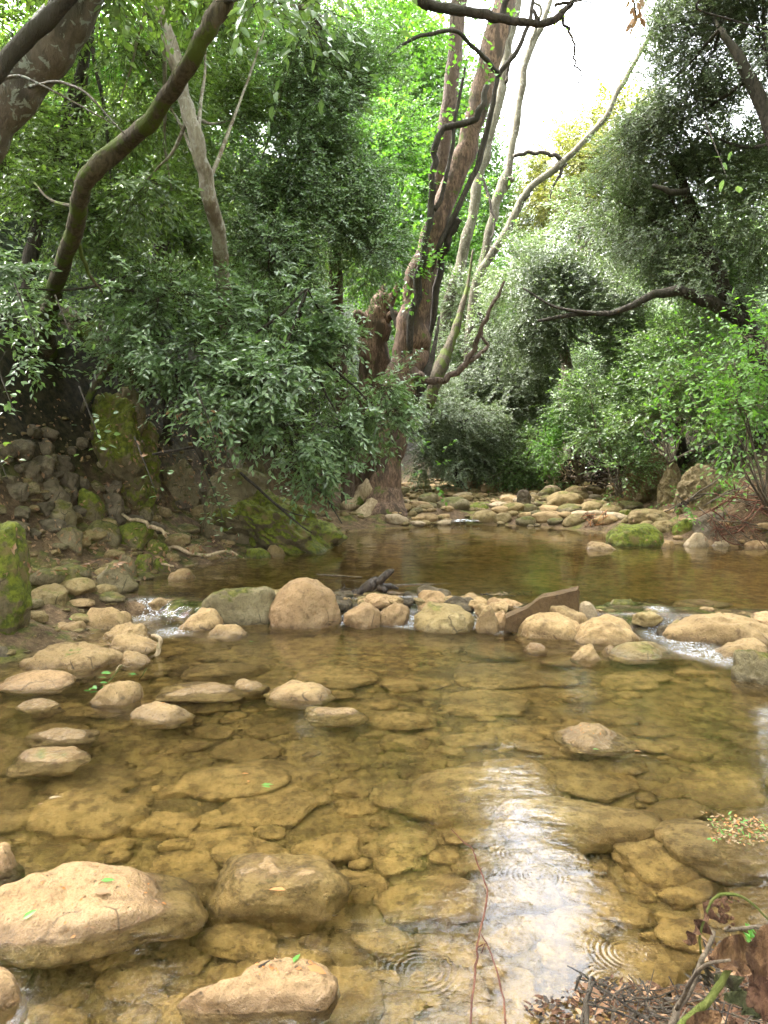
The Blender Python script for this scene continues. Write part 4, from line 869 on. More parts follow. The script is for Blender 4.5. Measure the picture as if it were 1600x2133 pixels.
SH = [('shrub', 'fresh yellow green shrub beside the burl of the far tree', 'spring', [(1210, 890, 14.5, 50, 50, .5), (1190, 940, 14.3, 50, 45, .5)], (1205, 1000, 14.5), .06, .045, 2.4),
      ('shrub', 'leafy green bushes at the head of the cobble bar', 'shrub', [(1110, 950, 16, 70, 60, .6), (1060, 985, 16, 60, 30, .5), (1150, 985, 15.8, 50, 35, .4)], (1110, 1010, 16), .06, .04, 3),
      ('shrub', 'green bush left of the craggy outcrops above the root ball', 'shrub', [(1290, 980, 12.5, 50, 55, .4), (1270, 900, 13, 60, 45, .5), (1240, 820, 13.5, 60, 40, .5)], (1290, 1030, 12.5), .055, .035, 2.6),
      ('shrub', 'dense ivy green shrub draped over the craggy outcrops', 'shrub', [(1340, 880, 11.9, 60, 30, .4), (1420, 880, 11.6, 80, 35, .4), (1380, 820, 11.8, 90, 60, .5), (1520, 910, 11, 60, 40, .4)], (1400, 960, 11.5), .06, .045, 3),
      ('shrub', 'bright lime green shrub leaning in from the right edge', 'spring', [(1530, 760, 8.6, 90, 80, .5), (1480, 840, 8.6, 80, 60, .5), (1560, 880, 8.2, 70, 90, .5), (1590, 650, 8.6, 60, 80, .5, .7), (1420, 790, 8.8, 60, 45, .4, .4), (1550, 950, 8, 50, 40, .4, .5)], (1600, 1050, 8.5), .07, .034, 1.5),
      ('shrub', 'small green plants rooted beside the craggy outcrops at water level', 'spring', [(1410, 1048, 9.8, 35, 14, .15, .5), (1500, 1010, 9.8, 30, 20, .2, .5)], (1420, 1050, 9.9), .05, .03, 1.6)]
for i, (nm, lab, lm, bl, rt, L, W, cv) in enumerate(SH):
    Rt = at(*rt); e = empty(nm, Rt, lab, 'shrub')
    rs = np.random.RandomState(i+50); st = []
    for k in range(7):
        b = bl[k % len(bl)]; st.append([(rt[0]+rs.uniform(-12, 12), rt[1]+4, rt[2], 2.6), ((rt[0]+b[0])/2+rs.uniform(-20, 20), (rt[1]+b[1])/2, (rt[2]+b[2])/2, 2), (b[0]+rs.uniform(-30, 30), b[1]+rs.uniform(-30, 30), b[2], 1)])
    wood('stem', e, 'deadwood', st, sides=5, wob=1.5)
    crown_obj('leaves', e, lm, 'deadwood', bl, L, W, cov=cv, seed=60+i, tl=.3 if i != 4 else .45, lpt=8, thr=-.15, nf=2.0, six=(i == 4), up=.8)
# ---------------------------------------------------------------- left side
LT = [('evergreen_tree', 'tall fine leaved evergreen standing left of the plane trees', 'laurel', 'bark_plane', [(722, 960, 12.6, 14), (706, 700, 11.8, 15), (698, 520, 11.5, 14), (690, 300, 11.5, 13), (672, 120, 11.5, 11), (650, -60, 11.5, 8)],
       [(560, 160, 10.5, 120, 110, 1), (690, 230, 10.8, 120, 110, 1), (600, 330, 10.2, 140, 100, 1), (740, 380, 10.8, 90, 110, .9), (520, 440, 10, 120, 90, 1), (660, 480, 10.3, 130, 100, 1), (560, 560, 9.6, 110, 80, 1), (690, 60, 11, 110, 70, 1, .6), (770, 520, 10.8, 70, 90, .8, .8), (790, 200, 11, 50, 90, .7, .5)], .05, .024, 4.4, 41),
      ('laurel_shrub', 'glossy laurel leaning low over the moss slope and the pool', 'laurel', 'bark_dark', [(470, 1010, 10.2, 11), (510, 920, 9.6, 9), (560, 830, 8.8, 7), (610, 700, 8.2, 5), (640, 600, 8, 3)],
       [(560, 660, 7.9, 130, 90, .7), (700, 640, 8.6, 80, 80, .7), (620, 770, 7.8, 130, 80, .7), (520, 790, 7.4, 100, 80, .6), (740, 760, 8.4, 90, 80, .6), (700, 860, 8.2, 110, 65, .6), (600, 890, 7.8, 90, 55, .5), (780, 850, 8.6, 60, 60, .5), (450, 740, 7.6, 80, 80, .5), (450, 850, 7.0, 45, 60, .35, .8), (790, 930, 9.4, 60, 60, .4, .8), (720, 1000, 9.6, 70, 40, .4, .5), (480, 930, 7.6, 40, 50, .3, .6), (840, 820, 9.6, 40, 60, .4, .6), (630, 980, 8.8, 60, 35, .3, .5), (690, 950, 8.6, 70, 45, .4, .6), (540, 590, 8.2, 60, 60, .5), (470, 640, 8.6, 60, 50, .4)], .082, .036, 4.0, 42),
      ('evergreen_tree', 'mid green tree with a pale flaking trunk rising through the left foliage', 'mid', 'bark_pale', [(488, 900, 9.6, 15), (480, 740, 9, 15), (472, 650, 8.4, 15), (462, 560, 7.9, 15), (455, 480, 7.6, 15), (432, 390, 7.4, 15), (412, 300, 7.3, 15), (392, 230, 7.3, 14), (372, 150, 7.3, 14), (345, 60, 7.3, 13), (320, -60, 7.3, 11)],
       [(300, 130, 8.0, 110, 90, .8, .8), (250, 210, 8, 110, 90, .8, .8), (440, 130, 9.8, 100, 90, .8), (380, 270, 9.8, 110, 90, .6), (300, 380, 7.6, 90, 70, .7, .9), (370, 480, 8.8, 90, 90, .5), (480, 250, 10, 80, 100, .7, .8), (430, 20, 8.6, 150, 60, .8, .8), (560, 40, 9, 110, 60, .8, .6)], .07, .034, 3.6, 43),
      ('evergreen_tree', 'dark leaved tree filling the far left edge behind the spotted trunk', 'mid', 'bark_dark', [(40, 760, 8.5, 16), (62, 560, 8.5, 15), (100, 400, 8.5, 14), (140, 260, 8.5, 13), (168, 150, 8.5, 11), (185, 40, 8.5, 9)],
       [(60, 480, 7.6, 120, 90, .8), (150, 400, 8.4, 100, 90, .8, .8), (60, 330, 8, 100, 80, .8), (200, 300, 8.4, 90, 80, .7, .7), (60, 40, 8, 110, 70, .8), (230, 60, 8, 100, 70, .7, .8), (-40, 180, 7, 80, 130, .8), (240, 480, 7.8, 90, 80, .6, .8)], .06, .03, 3.8, 44),
      ('evergreen_tree', 'shadowy understorey tree above the left rock pile', 'laurel', 'bark_dark', [(345, 800, 9.8, 8), (340, 740, 9.4, 8), (320, 640, 8.6, 7), (300, 560, 8, 5)],
       [(330, 620, 7.4, 100, 70, .7), (230, 600, 7.8, 90, 60, .6), (30, 660, 7.4, 70, 50, .5, .8), (370, 720, 7.6, 80, 80, .6, .8), (240, 690, 7.8, 90, 50, .6, .7), (20, 600, 6.6, 70, 80, .6, .9), (385, 560, 8.6, 60, 60, .5), (380, 830, 8, 60, 60, .4, .6), (270, 740, 8.2, 80, 40, .5, .7), (30, 740, 7.0, 60, 40, .4, .5)], .072, .035, 3.8, 45)]
for (nm, lab, lm, bk, tr_, bl, L, W, cv, sd) in LT:
    tree(nm, (tr_[0][0], tr_[0][1], tr_[0][2]), lab, 'shrub' if 'shrub' in nm else 'tree', tr_, bk, lm, bl, L, W, cov=cv, seed=sd, tl=.32, lpt=10, nf=1.6, thr=-.02, droop=.3)
# near trunks at upper left
def bare(name, root, label, mat, paths, **kw):
    e = empty(name, at(*root), label, 'tree'); wood('trunk', e, mat, [paths[0]], sides=16, wob=.2, rough=.10)
    for p in paths[1:]: wood('branch', e, mat, [p], sides=8, wob=.8)
    return e
e = bare('leaning_tree', (-260, 900, 5.0), 'thick smooth trunk with white lichen spots crossing the upper left corner', 'bark_spot',
     [[(-300, 1000, 5.2, 70), (-190, 650, 4.9, 58), (-110, 430, 4.6, 52), (-45, 300, 4.5, 49), (35, 190, 4.5, 47), (100, 100, 4.5, 46), (155, 10, 4.5, 43), (225, -120, 4.5, 40), (360, -360, 4.6, 36)], [(60, 180, 4.35, 4), (120, 172, 4.2, 3), (180, 195, 4.1, 2.5), (260, 280, 4, 1.5)], [(-30, 180, 4.3, 4), (40, 160, 4.25, 3), (130, 200, 4.2, 2), (240, 260, 4.1, 1.2)]])
crown_obj('crown', e, 'mid', 'bark_dark', [(300, -330, 4.7, 230, 160, 1.0), (520, -160, 4.4, 180, 90, .8), (100, -200, 4.4, 200, 120, .8)], .07, .036, cov=2.6, seed=81, tl=.3, lpt=9, six=True)
e = bare('leaning_tree', (-300, 560, 4.0), 'dark narrow trunk slanting in front of the spotted trunk', 'bark_dark', [[(-330, 620, 4.2, 26), (-160, 340, 3.9, 21), (-40, 190, 3.8, 18), (40, 95, 3.8, 17), (100, 40, 3.8, 16), (160, -25, 3.8, 14), (260, -160, 3.9, 10)]])
crown_obj('crown', e, 'laurel', 'bark_dark', [(260, -220, 3.9, 200, 120, .7)], .07, .034, cov=1.6, seed=82, tl=.3, lpt=9, six=True)
e = bare('leaning_tree', (96, 680, 8.6), 'dark S shaped trunk sweeping up to the top of the picture', 'bark_moss',
     [[(96, 690, 8.3, 19), (112, 610, 7.3, 16), (140, 525, 6.3, 17), (162, 450, 5.9, 17), (172, 395, 5.7, 18), (200, 350, 5.6, 19), (252, 305, 5.6, 18), (305, 260, 5.3, 17), (350, 200, 5.1, 17), (395, 135, 4.9, 17), (428, 70, 4.8, 18), (465, 5, 4.8, 19), (500, -60, 4.8, 15), (560, -200, 4.8, 11)],
      [(460, 0, 4.8, 9), (530, -14, 4.4, 7), (590, 5, 4.2, 6), (640, 20, 4.0, 5), (668, 60, 3.9, 3)], [(142, 530, 6.3, 6), (165, 510, 6.4, 5), (180, 560, 6.5, 4), (215, 610, 6.6, 2)], [(165, 430, 5.8, 5), (110, 420, 6.2, 3), (70, 380, 6.4, 2)]])
crown_obj('crown', e, 'laurel', 'bark_dark', [(640, 30, 3.9, 62, 42, .35), (560, 20, 4.1, 90, 30, .4), (640, -120, 4.2, 180, 90, .6), (470, 60, 4.3, 40, 30, .3, .6), (650, 75, 3.85, 30, 28, .2)], .075, .034, cov=2.4, seed=83, tl=.26, lpt=8, six=True, droop=.7)
# overhead bough with dangling bare twigs
e = empty('overhanging_bough', at(760, -60, 4.2), 'dark bough crossing the plane trunks at the top with a bare dangling twig', 'branch')
wood('branch', e, 'bark_dark', [[(700, -170, 4.3, 13), (800, -90, 4.2, 12), (868, -10, 4.2, 11), (900, 12, 4.2, 10), (960, 22, 4.1, 9.5), (1020, 35, 4.1, 9), (1070, 44, 4.1, 8), (1120, 48, 4.1, 7.5), (1152, 42, 4.1, 7), (1180, 18, 4.1, 6), (1205, -12, 4.2, 5), (1240, -70, 4.3, 4)]], sides=12, wob=.5, rough=.2)
wood('side_branch', e, 'bark_dark', [[(1045, 38, 4.1, 8), (1050, 15, 4.1, 6), (1068, -20, 4.1, 5)], [(1120, 46, 4.1, 5), (1112, 20, 4.1, 3)], [(1155, 12, 4.1, 3), (1165, 8, 4.1, 3), (1190, 4, 4.1, 3), (1230, -8, 4.1, 2)]], sides=8, wob=.6)
rs = np.random.RandomState(9)
tw_ = [[(1160, 35, 4.1, 3.4), (1172, 42, 4.1, 3.2), (1184, 62, 4.08, 3), (1194, 85, 4.06, 2.6), (1197, 110, 4.05, 2.3), (1198, 135, 4.04, 2), (1210, 150, 4.04, 1.8), (1209, 168, 4.03, 1.5), (1198, 185, 4.02, 1.2), (1190, 210, 4.02, .8), (1183, 240, 4.02, .5)], [(1198, 135, 4.04, 1.3), (1180, 148, 4.0, 1), (1172, 175, 4, .8), (1152, 210, 4, .5)], [(1205, 172, 4.03, 1), (1190, 175, 4, .8), (1182, 195, 4, .6), (1165, 215, 4, .4)], [(1180, 12, 4.1, 2), (1215, 2, 4, 1.5), (1240, 10, 4, 1.2), (1232, 30, 4, 1), (1210, 40, 4, .8), (1193, 52, 4, .5)], [(1225, 195, 4.02, .4), (1205, 185, 4.02, .6), (1190, 200, 4, .5)]]
wood('twig', e, 'bark_dark', tw_, sides=5, wob=2.0)
e = empty('hanging_leaf_spray', at(1320, -30, 3.2), 'small reddish spray of leaves hanging at the top right against the sky', 'branch')
wood('twig', e, 'bark_dark', [[(1300, -120, 3.2, 3), (1318, -10, 3.2, 2), (1325, 30, 3.2, 1.2), (1330, 60, 3.2, .8)], [(1560, -60, 3.2, 3), (1450, 10, 3.4, 2), (1520, 40, 3.6, 2), (1600, 62, 3.8, 1.5)]], sides=5)
mb = MB(); b = np.array([at(1322+rs.uniform(-14, 14), y+rs.uniform(-5, 5), 3.2) for y in np.linspace(-25, 52, 20)]); d = unit(np.column_stack([rs.uniform(-.8, .8, 20), rs.uniform(-.3, .3, 20), np.full(20, -1.0)]))
V, f = leaves_from(b, d, rs.normal(size=(20, 3)), np.full(20, .045), np.full(20, .02), True); mb.add(V, f, 0)
link('leaves', mb.mesh('leaves'), M['dead'], e)
M['witherleaf'] = bark_mat('withered_brown_leaf', (.085, .042, .018), (.15, .08, .035), (.055, .026, .012), scale=3)
M['wiltleaf'] = bark_mat('wilted_olive_leaf', (.055, .06, .022), (.10, .10, .04), (.045, .035, .018), scale=3)
M['darkleaf'] = bark_mat('dark_brown_leaf', (.06, .028, .015), (.13, .065, .035), scale=3)
# ================================================================== weir rubble, small growth, driftwood, litter
placed = []
WR = []
for i, (d, mt) in enumerate([((1, .8, .6), 'tan'), ((1, .7, .5), 'ochre'), ((1, .8, .55), 'pink'), ((1, .75, .6), 'dark')]):
    m_ = rock_mesh('weir_stone', *d, 500+i, sub=5, facets=9, p=2.5, rough=.16, fine=.03); m_.materials.append(M[mt]); WR.append(m_)
rs = np.random.RandomState(77)
def weir_acc(px, py):
    if 380 < px < 445 or 1355 < px < 1420: return None
    x = onz(px, 1285, .05)[0]; y = weir(x)+rs.uniform(-.02, .22); P = np.array((x, y, .06+.04*rs.rand())); return P
for k_ in range(1):
    for o in scatter('weir_stone', 34, (300, 1280, 1640, 1281), (.07, .15), 'small wet stone packed between the big ones of the weir', 'packing stones of the weir', WR, weir_acc, gap=.55): pass
rs = np.random.RandomState(78); placed = []
scatter('weir_stone', 26, (690, 1280, 1090, 1281), (.05, .10), 'small wet stone packed between the big ones of the weir', 'packing stones of the weir', WR, weir_acc, gap=.6)

def stick(name, label, mat, L, cat='branch', forks=(), sides=7, wob=.6, group=None, part='side_twig', rough=.15):
    P, Rr = pxpath(L); mb = MB(); tube(mb, P, Rr, sides, 6, rough, int(L[0][0]) % 97, wob=wob)
    o = link(name, mb.mesh(name), M[mat]); tag(o, label, cat, group)
    for f in forks:
        P, Rr = pxpath(f); mb = MB(); tube(mb, P, Rr, max(5, sides-2), 5, rough, int(f[0][0]) % 91, wob=wob)
        c = link(part, mb.mesh(part), M[mat]); c.parent = o
    return o
Yw = 6.35
stick('driftwood', 'black wet forked branch lying on the weir and pointing up to the right', 'wetwood', [(700, 1246, Yw, 5), (735, 1238, Yw, 9), (770, 1226, Yw-.02, 13), (795, 1208, Yw-.03, 10), (812, 1192, Yw-.05, 7), (818, 1188, Yw-.05, 4)],
      forks=[[(785, 1222, Yw, 9), (808, 1220, Yw, 7), (830, 1228, Yw, 3)], [(790, 1222, Yw-.05, 8), (805, 1232, Yw-.1, 6)]])
stick('driftwood', 'thin straight stick floating right of the black branch', 'deadwood', [(800, 1222, 6.7, 2.2), (860, 1219, 6.75, 2.5), (910, 1218, 6.8, 2), (945, 1217, 6.85, 1.5)])
stick('driftwood', 'long thin twig drifting in the far pool behind the round boulder', 'deadwood', [(660, 1196, 7.2, 1.5), (710, 1200, 7.15, 2), (755, 1202, 7.1, 1.2)])
# heap of sticks trapped left of the square block
def heap(name, label, px0, py0, px1, py1, Y, n, L, mats, r=.004, up=.3, dY=.12):
    rs = np.random.RandomState(int(px0+py0) % 1000); e = empty(name, at((px0+px1)/2, (py0+py1)/2, Y), label, 'driftwood')
    for m_ in mats:
        mb = MB()
        for k in range(n//len(mats)):
            c = at(rs.uniform(px0, px1), rs.uniform(py0, py1), Y+rs.uniform(-dY, dY)); d = unit(np.array((rs.normal(), rs.normal()*.6, rs.normal()*up))); l = L*rs.uniform(.4, 1)
            pts = [c-d*l/2, c+rs.normal(size=3)*l*.07, c+d*l/2+rs.normal(size=3)*l*.08]; tube(mb, pts, [r*rs.uniform(.6, 1.6), r, r*.4], 5, 3, 0)
        o = link('twigs', mb.mesh('twigs'), M[m_], e); o['kind'] = 'stuff'
    return e
heap('twig_heap', 'dark tangle of wet twigs caught left of the square mossy block', 310, 1246, 405, 1268, 6.35, 60, .22, ['wetwood', 'deadwood'], up=.15)
heap('twig_heap', 'wet twigs packed around the foot of the black branch', 690, 1225, 800, 1242, 6.45, 60, .2, ['wetwood', 'deadwood'], up=.15)
heap('twig_heap', 'twigs and leaf bits lodged on the middle of the weir', 1000, 1236, 1110, 1250, 6.35, 50, .14, ['wetwood', 'root'], up=.1)
heap('twig_heap', 'dark twigs lodged beside the peaked moss capped stone', 1320, 1258, 1390, 1270, 6.1, 30, .12, ['wetwood'], up=.1)
heap('brush_pile', 'reddish brush pile of dry branches on the right shore', 1500, 1020, 1660, 1110, 9.7, 90, .8, ['twig_red', 'deadwood', 'twig_red'], r=.008, up=.5, dY=.4)
heap('brush_pile', 'grey brown fringe of dry stalks hanging beside the brush pile', 1475, 1075, 1540, 1125, 9.7, 60, .25, ['deadwood', 'twig_red'], r=.004, up=1.2, dY=.2)
heap('root_tangle', 'upturned tangle of pale roots at the end of the cobble bar', 1170, 965, 1215, 1010, 15.5, 120, .4, ['deadwood', 'root', 'bark_dark'], r=.012, up=1, dY=.25)
heap('twig_heap', 'dark broken branches stacked right of the upturned roots', 1210, 960, 1300, 1010, 15.0, 50, .8, ['bark_dark', 'deadwood'], r=.018, up=.4, dY=.3)
heap('twig_heap', 'bright orange twigs washed up on the cobble bar', 1215, 1070, 1265, 1100, 11.6, 30, .35, ['twig_red', 'orangeleaf'], r=.006, up=.4)
# dark pointed stump on the bar
R('boulder', 1076, 1018, 1110, 1058, 'dark', 'black pointed stump like rock standing in the cobble bar', base='g', facets=9, crag=.2)
# branches on the left
stick('dead_branch', 'dark thin stem bending down the bank right of the tall mossy outcrop', 'bark_dark', [(365, 770, 7.6, 4), (378, 820, 7.5, 5), (392, 880, 7.4, 6), (410, 930, 7.4, 6), (432, 975, 7.5, 6), (440, 990, 7.6, 3)], forks=[[(410, 930, 7.4, 3), (360, 940, 7.6, 3), (320, 946, 7.8, 3)]])
stick('dead_branch', 'dark twig hanging over the moss slope toward the water', 'bark_dark', [(500, 985, 8.3, 3), (540, 1020, 8.2, 3), (580, 1055, 8.1, 2.5), (620, 1090, 8.1, 2), (650, 1110, 8.1, 1.2)], forks=[[(555, 1035, 8.2, 2), (600, 1065, 8.1, 1.6), (645, 1078, 8, 1)]])
stick('dead_branch', 'thin dark twigs drooping past the plane foot to the pool', 'bark_dark', [(600, 970, 8.6, 3), (640, 1000, 8.6, 2.5), (680, 1040, 8.6, 2), (712, 1090, 8.6, 1.2)])
stick('log', 'mossy dark log lying across the left slope under the leaves', 'bark_moss', [(90, 640, 9.2, 24), (180, 690, 9.0, 26), (260, 750, 8.9, 26), (340, 800, 9.0, 22), (420, 840, 9.2, 16)], cat='log', sides=12, forks=[[(240, 740, 8.9, 12), (200, 800, 8.7, 8), (170, 860, 8.6, 5)]], part='branch')
# roots on the shore
for i, (lab, L) in enumerate([('pale root snaking over the left terrace above the water', [(250, 1072, 8.1, 3), (285, 1085, 7.9, 4), (320, 1098, 7.8, 4), (345, 1118, 7.6, 3)]),
                              ('forked pale root running along the left water line', [(350, 1150, 7.9, 4), (358, 1140, 8, 4), (400, 1152, 7.9, 4), (440, 1155, 7.9, 3.5), (480, 1150, 8, 3), (500, 1158, 7.9, 2)]),
                              ('short pale root just below the mossy hump on the shore', [(300, 1165, 7.5, 3), (330, 1172, 7.4, 3), (362, 1180, 7.3, 2)])]):
    stick('root', lab, 'root', L, cat='root', wob=1.5, forks=[[L[-2], (L[-2][0]+30, L[-2][1]+14, L[-2][2]-.15, 1.5)]] if i < 2 else [])
# curved stick and sprig in the near pool
stick('stick', 'curved brown stick arching out of the water by the small tan stone', 'root', [(305, 1398, 4.85, 5), (318, 1378, 4.85, 5), (330, 1352, 4.85, 5), (333, 1335, 4.86, 4.5), (324, 1325, 4.9, 4), (316, 1322, 4.95, 2)], forks=[[(300, 1395, 4.8, 2), (270, 1392, 4.6, 1.5), (250, 1385, 4.5, 1.3), (240, 1400, 4.4, 1)]])
e = empty('leafy_sprig', at(215, 1430, 4.25), 'green leafy sprig lying on the small stone by the curved stick', 'sprig')
wood('stem', e, 'twig_green', [[(180, 1452, 4.2, 1), (215, 1430, 4.22, 1.6), (235, 1410, 4.25, 1.4), (255, 1385, 4.3, 1)], [(290, 1440, 4.4, 1), (296, 1410, 4.4, 1.2), (305, 1392, 4.45, 1)]], sides=5)
def leafset(parent, pts, L, W, mat, seed=0, name='leaves', upn=1.0, dz=0.0):
    rs = np.random.RandomState(seed); mb = MB()
    for (px, py, Y) in pts:
        b = at(px, py, Y); d = unit(np.array((rs.normal(), rs.normal()*.7, rs.normal()*.35+dz)))[None]
        V, f = leaves_from(b[None], d, (np.array((0, -.2, upn))+rs.normal(size=3)*.45)[None], np.array([L*rs.uniform(.7, 1.2)]), np.array([W*rs.uniform(.8, 1.2)]), True); mb.add(V, f, 0)
    return link(name, mb.mesh(name, smooth=False), M[mat], parent) if parent is not None else link(name, mb.mesh(name, smooth=False), M[mat])
leafset(e, [(208, 1422, 4.2), (215, 1432, 4.2), (200, 1435, 4.18), (232, 1402, 4.2), (205, 1452, 4.15), (190, 1450, 4.15), (222, 1412, 4.2), (195, 1428, 4.18), (285, 1405, 4.4), (275, 1408, 4.4)], .055, .026, 'freshleaf', 3)
# young leafy sprays on the dark bank
for i, (lab, px, py, Y, n) in enumerate([('leaf spray hanging in front of the tall mossy outcrop', 200, 895, 6.0, 16), ('small bright leaf spray low between the outcrops', 315, 1000, 6.2, 9), ('pale green leaf spray at the left edge of the rock pile', 25, 845, 5.6, 18),
                                         ('leaf spray in shade at the left edge under the sweeping trunk', 65, 680, 5.6, 18), ('leaf spray beside the log in the left shade', 150, 705, 5.9, 14), ('leaf cluster hanging lowest over the dark hollow', 440, 890, 6.6, 34), ('dark leafy seedling by the whitish blotched stone', 455, 1050, 7.4, 60), ('leaf spray at far left beside the grey rocks', 5, 970, 5.4, 10), ('leaf spray hanging over the right holm oak foliage near the viewer', 1505, 345, 3.6, 7)]):
    rs = np.random.RandomState(i); s = 26 if n < 30 else 34
    e = empty('leaf_spray', at(px, py, Y), lab, 'branch')
    wood('twig', e, 'bark_dark', [[(px-35, py-90, Y+.15, 2), (px-15, py-40, Y+.05, 1.6), (px, py, Y, 1.2), (px+10, py+s, Y-.05, .8)]], sides=5)
    leafset(e, [(px+rs.normal()*s*.8, py+rs.normal()*s, Y+rs.normal()*.08) for _ in range(n)], .062, .032, 'laurel' if i != 7 else 'mid', i)
# ---- fallen leaves and bits on the near stones
dg = bpy.context.evaluated_depsgraph_get(); dg.update()
def hit(px, py):
    dg_ = bpy.context.evaluated_depsgraph_get(); d = ray(px, py); o = Vector(CAM); d = Vector(d).normalized(); org = o
    for _ in range(6):
        ok, loc, nr, _i, ob, _m = scene.ray_cast(dg_, org, d)
        if not ok: return None
        if ob.name.startswith('water'): org = loc+d*.002; continue
        return np.array(loc), np.array(nr)
def fallen(label, px, py, L, W, mat, ang, group=None, curl=.3):
    h = hit(px, py)
    if h is None: return
    P, nr = h; P = P+nr*.004
    if P[2] < .004: P[2] = .006; nr = np.array((0, 0, 1.0))
    d = np.array((math.cos(ang), math.sin(ang), .05)); d = unit(d-nr*d.dot(nr)); V, f = leaves_from(P[None], d[None], nr[None]+.001, np.array([L]), np.array([W]), True)
    V[:, :] += nr*.004*0
    V = V-P; me_ = mesh_np('fallen_leaf', V, [f], False); o = link('fallen_leaf', me_, M[mat], loc=P); tag(o, label, 'leaf', group); return o
for a in [('brown leaf curled on the large lower left boulder', 196, 1862, .045, .03, 'dead', .4), ('small green leaf on the large lower left boulder', 210, 1836, .04, .014, 'freshleaf', .2), ('yellow green leaf in the shallow at the left of the large boulder', 48, 1916, .04, .018, 'freshleaf', .8),
          ('orange speck of leaf at the tip of the large lower left boulder', 335, 1882, .018, .012, 'orangeleaf', .1), ('rust leaf near the left top of the large boulder', 86, 1800, .02, .014, 'dead', 1), ('yellow leaf on the water left of the submerged boulder', 105, 1760, .05, .022, 'root', .6),
          ('bright green leaf on the half drowned boulder', 545, 1742, .05, .022, 'freshleaf', .3), ('second green leaf on the half drowned boulder, folded', 565, 1746, .045, .02, 'freshleaf', 2.6), ('orange leaf at the top of the half drowned boulder', 505, 1708, .03, .014, 'orangeleaf', .1), ('small red leaf left of the green ones', 520, 1738, .02, .012, 'orangeleaf', 2),
          ('orange leaf on the long bottom stone near its right end', 598, 1992, .055, .022, 'orangeleaf', 2.9), ('brown orange leaf at the right end of the long bottom stone', 640, 2014, .05, .02, 'orangeleaf', -.4), ('upright green leaflet on the long bottom stone', 612, 2008, .04, .016, 'freshleaf', 1.3),
          ('orange leaf beside the dry crown of the flat slab', 1318, 1662, .035, .014, 'orangeleaf', .1), ('green leaf on the dry crown of the flat slab', 1232, 1660, .03, .012, 'freshleaf', .1), ('pale leaf on the water right of the flat slab', 1332, 1694, .035, .014, 'root', 0.1),
          ('red leaf on the pale oval stone', 335, 1466, .025, .012, 'orangeleaf', .2), ('green fleck on the pointed stone tip', 520, 1406, .03, .015, 'freshleaf', .2), ('green leaf on the stone behind the oval boulder', 143, 1290, .05, .03, 'freshleaf', .2)]:
    fallen(*a)
stick('twig', 'short dark twig lying on the long bottom stone', 'bark_dark', [(538, 2016, hit(538, 2016)[0][1], 2), (550, 2008, hit(550, 2008)[0][1], 2.4), (562, 2001, hit(562, 2001)[0][1], 2)])
# scattered crumbs on near stones
def crumbs(label, boxes, n, L, mats, seed):
    rs = np.random.RandomState(seed)
    for m_ in mats:
        mb = MB(); k = 0
        for _ in range(n*3):
            if k >= n//len(mats): break
            b = boxes[rs.randint(len(boxes))]; h = hit(rs.uniform(b[0], b[2]), rs.uniform(b[1], b[3]))
            if h is None or h[0][2] < 0: continue
            P, nr = h; d = rs.normal(size=3); d = unit(d-nr*d.dot(nr)); l = L*rs.uniform(.4, 1.2)
            V, f = leaves_from((P+nr*.002)[None], d[None], (nr+rs.normal(size=3)*.3)[None], np.array([l]), np.array([l*.5])); mb.add(V, f, 0); k += 1
        if k: tag(link('leaf_litter', mb.mesh('leaf_litter', False), M[m_]), label, 'litter', kind='stuff')
crumbs('tiny brown and orange leaf crumbs on the near stones', [(40, 1800, 340, 1950), (380, 1985, 680, 2030), (440, 1705, 600, 1770), (1190, 1650, 1310, 1685), (1190, 1500, 1300, 1530)], 110, .014, ['dead', 'orangeleaf'], 3)
crumbs('dry leaves scattered over the left bank', [(0, 820, 300, 1200), (280, 850, 480, 1060), (60, 1100, 500, 1200)], 700, .06, ['dead', 'dead'], 5)
crumbs('dry leaves scattered over the right bank', [(1290, 1040, 1600, 1130), (1180, 990, 1320, 1050)], 150, .06, ['dead'], 6)
# ---- litter raft on the drowned stone at the right edge, and debris pile at the lower right
rs = np.random.RandomState(12)
def raft(label, cpx, cpy, rx, ry, n, L, mats, zlift=.006, pile=0.0):
    C = onz(cpx, cpy, 0); sx = rx*C[1]/F; Cy2 = onz(cpx, cpy-ry, 0)[1]-C[1]
    for mi, m_ in enumerate(mats):
        k = n//len(mats); th = rs.uniform(0, 2*PI, k); r = rs.uniform(0, 1, k)**.5
        r = r*(1+.25*np.sin(th*3+cpx)+.15*np.sin(th*7))
        x = C[0]+np.cos(th)*r*sx; y = C[1]+np.sin(th)*r*Cy2; z = zlift+rs.uniform(0, 1, k)*.01+pile*np.clip(1-r, 0, 1)*rs.uniform(.3, 1, k)
        d = unit(np.column_stack([rs.normal(size=k), rs.normal(size=k), rs.normal(size=k)*.25])); nr = np.array((0, 0, 1.0))+rs.normal(size=(k, 3))*.35
        l = L*rs.uniform(.4, 1.3, k); mb = MB(); V, f = leaves_from(np.column_stack([x, y, z]), d, nr, l, l*rs.uniform(.25, .6, k), True); mb.add(V, f, 0)
        tag(link('leaf_litter', mb.mesh('leaf_litter', False), M[m_]), label, 'litter', kind='stuff')
R('boulder', 1425, 1690, 1640, 1775, 'tan', 'drowned flat stone under the leaf litter raft at the right edge', sink=.14, dep=.9).location.z -= .06
raft('raft of dead leaves and catkins at the right edge of the near pool', 1560, 1735, 100, 28, 500, .016, ['dead', 'orangeleaf', 'root', 'freshleaf'])
raft('soaked pile of brown leaves and crumbs at the bottom right corner', 1420, 2150, 260, 105, 2400, .024, ['darkleaf', 'wetwood', 'dead', 'darkleaf', 'wetwood'], pile=.05)
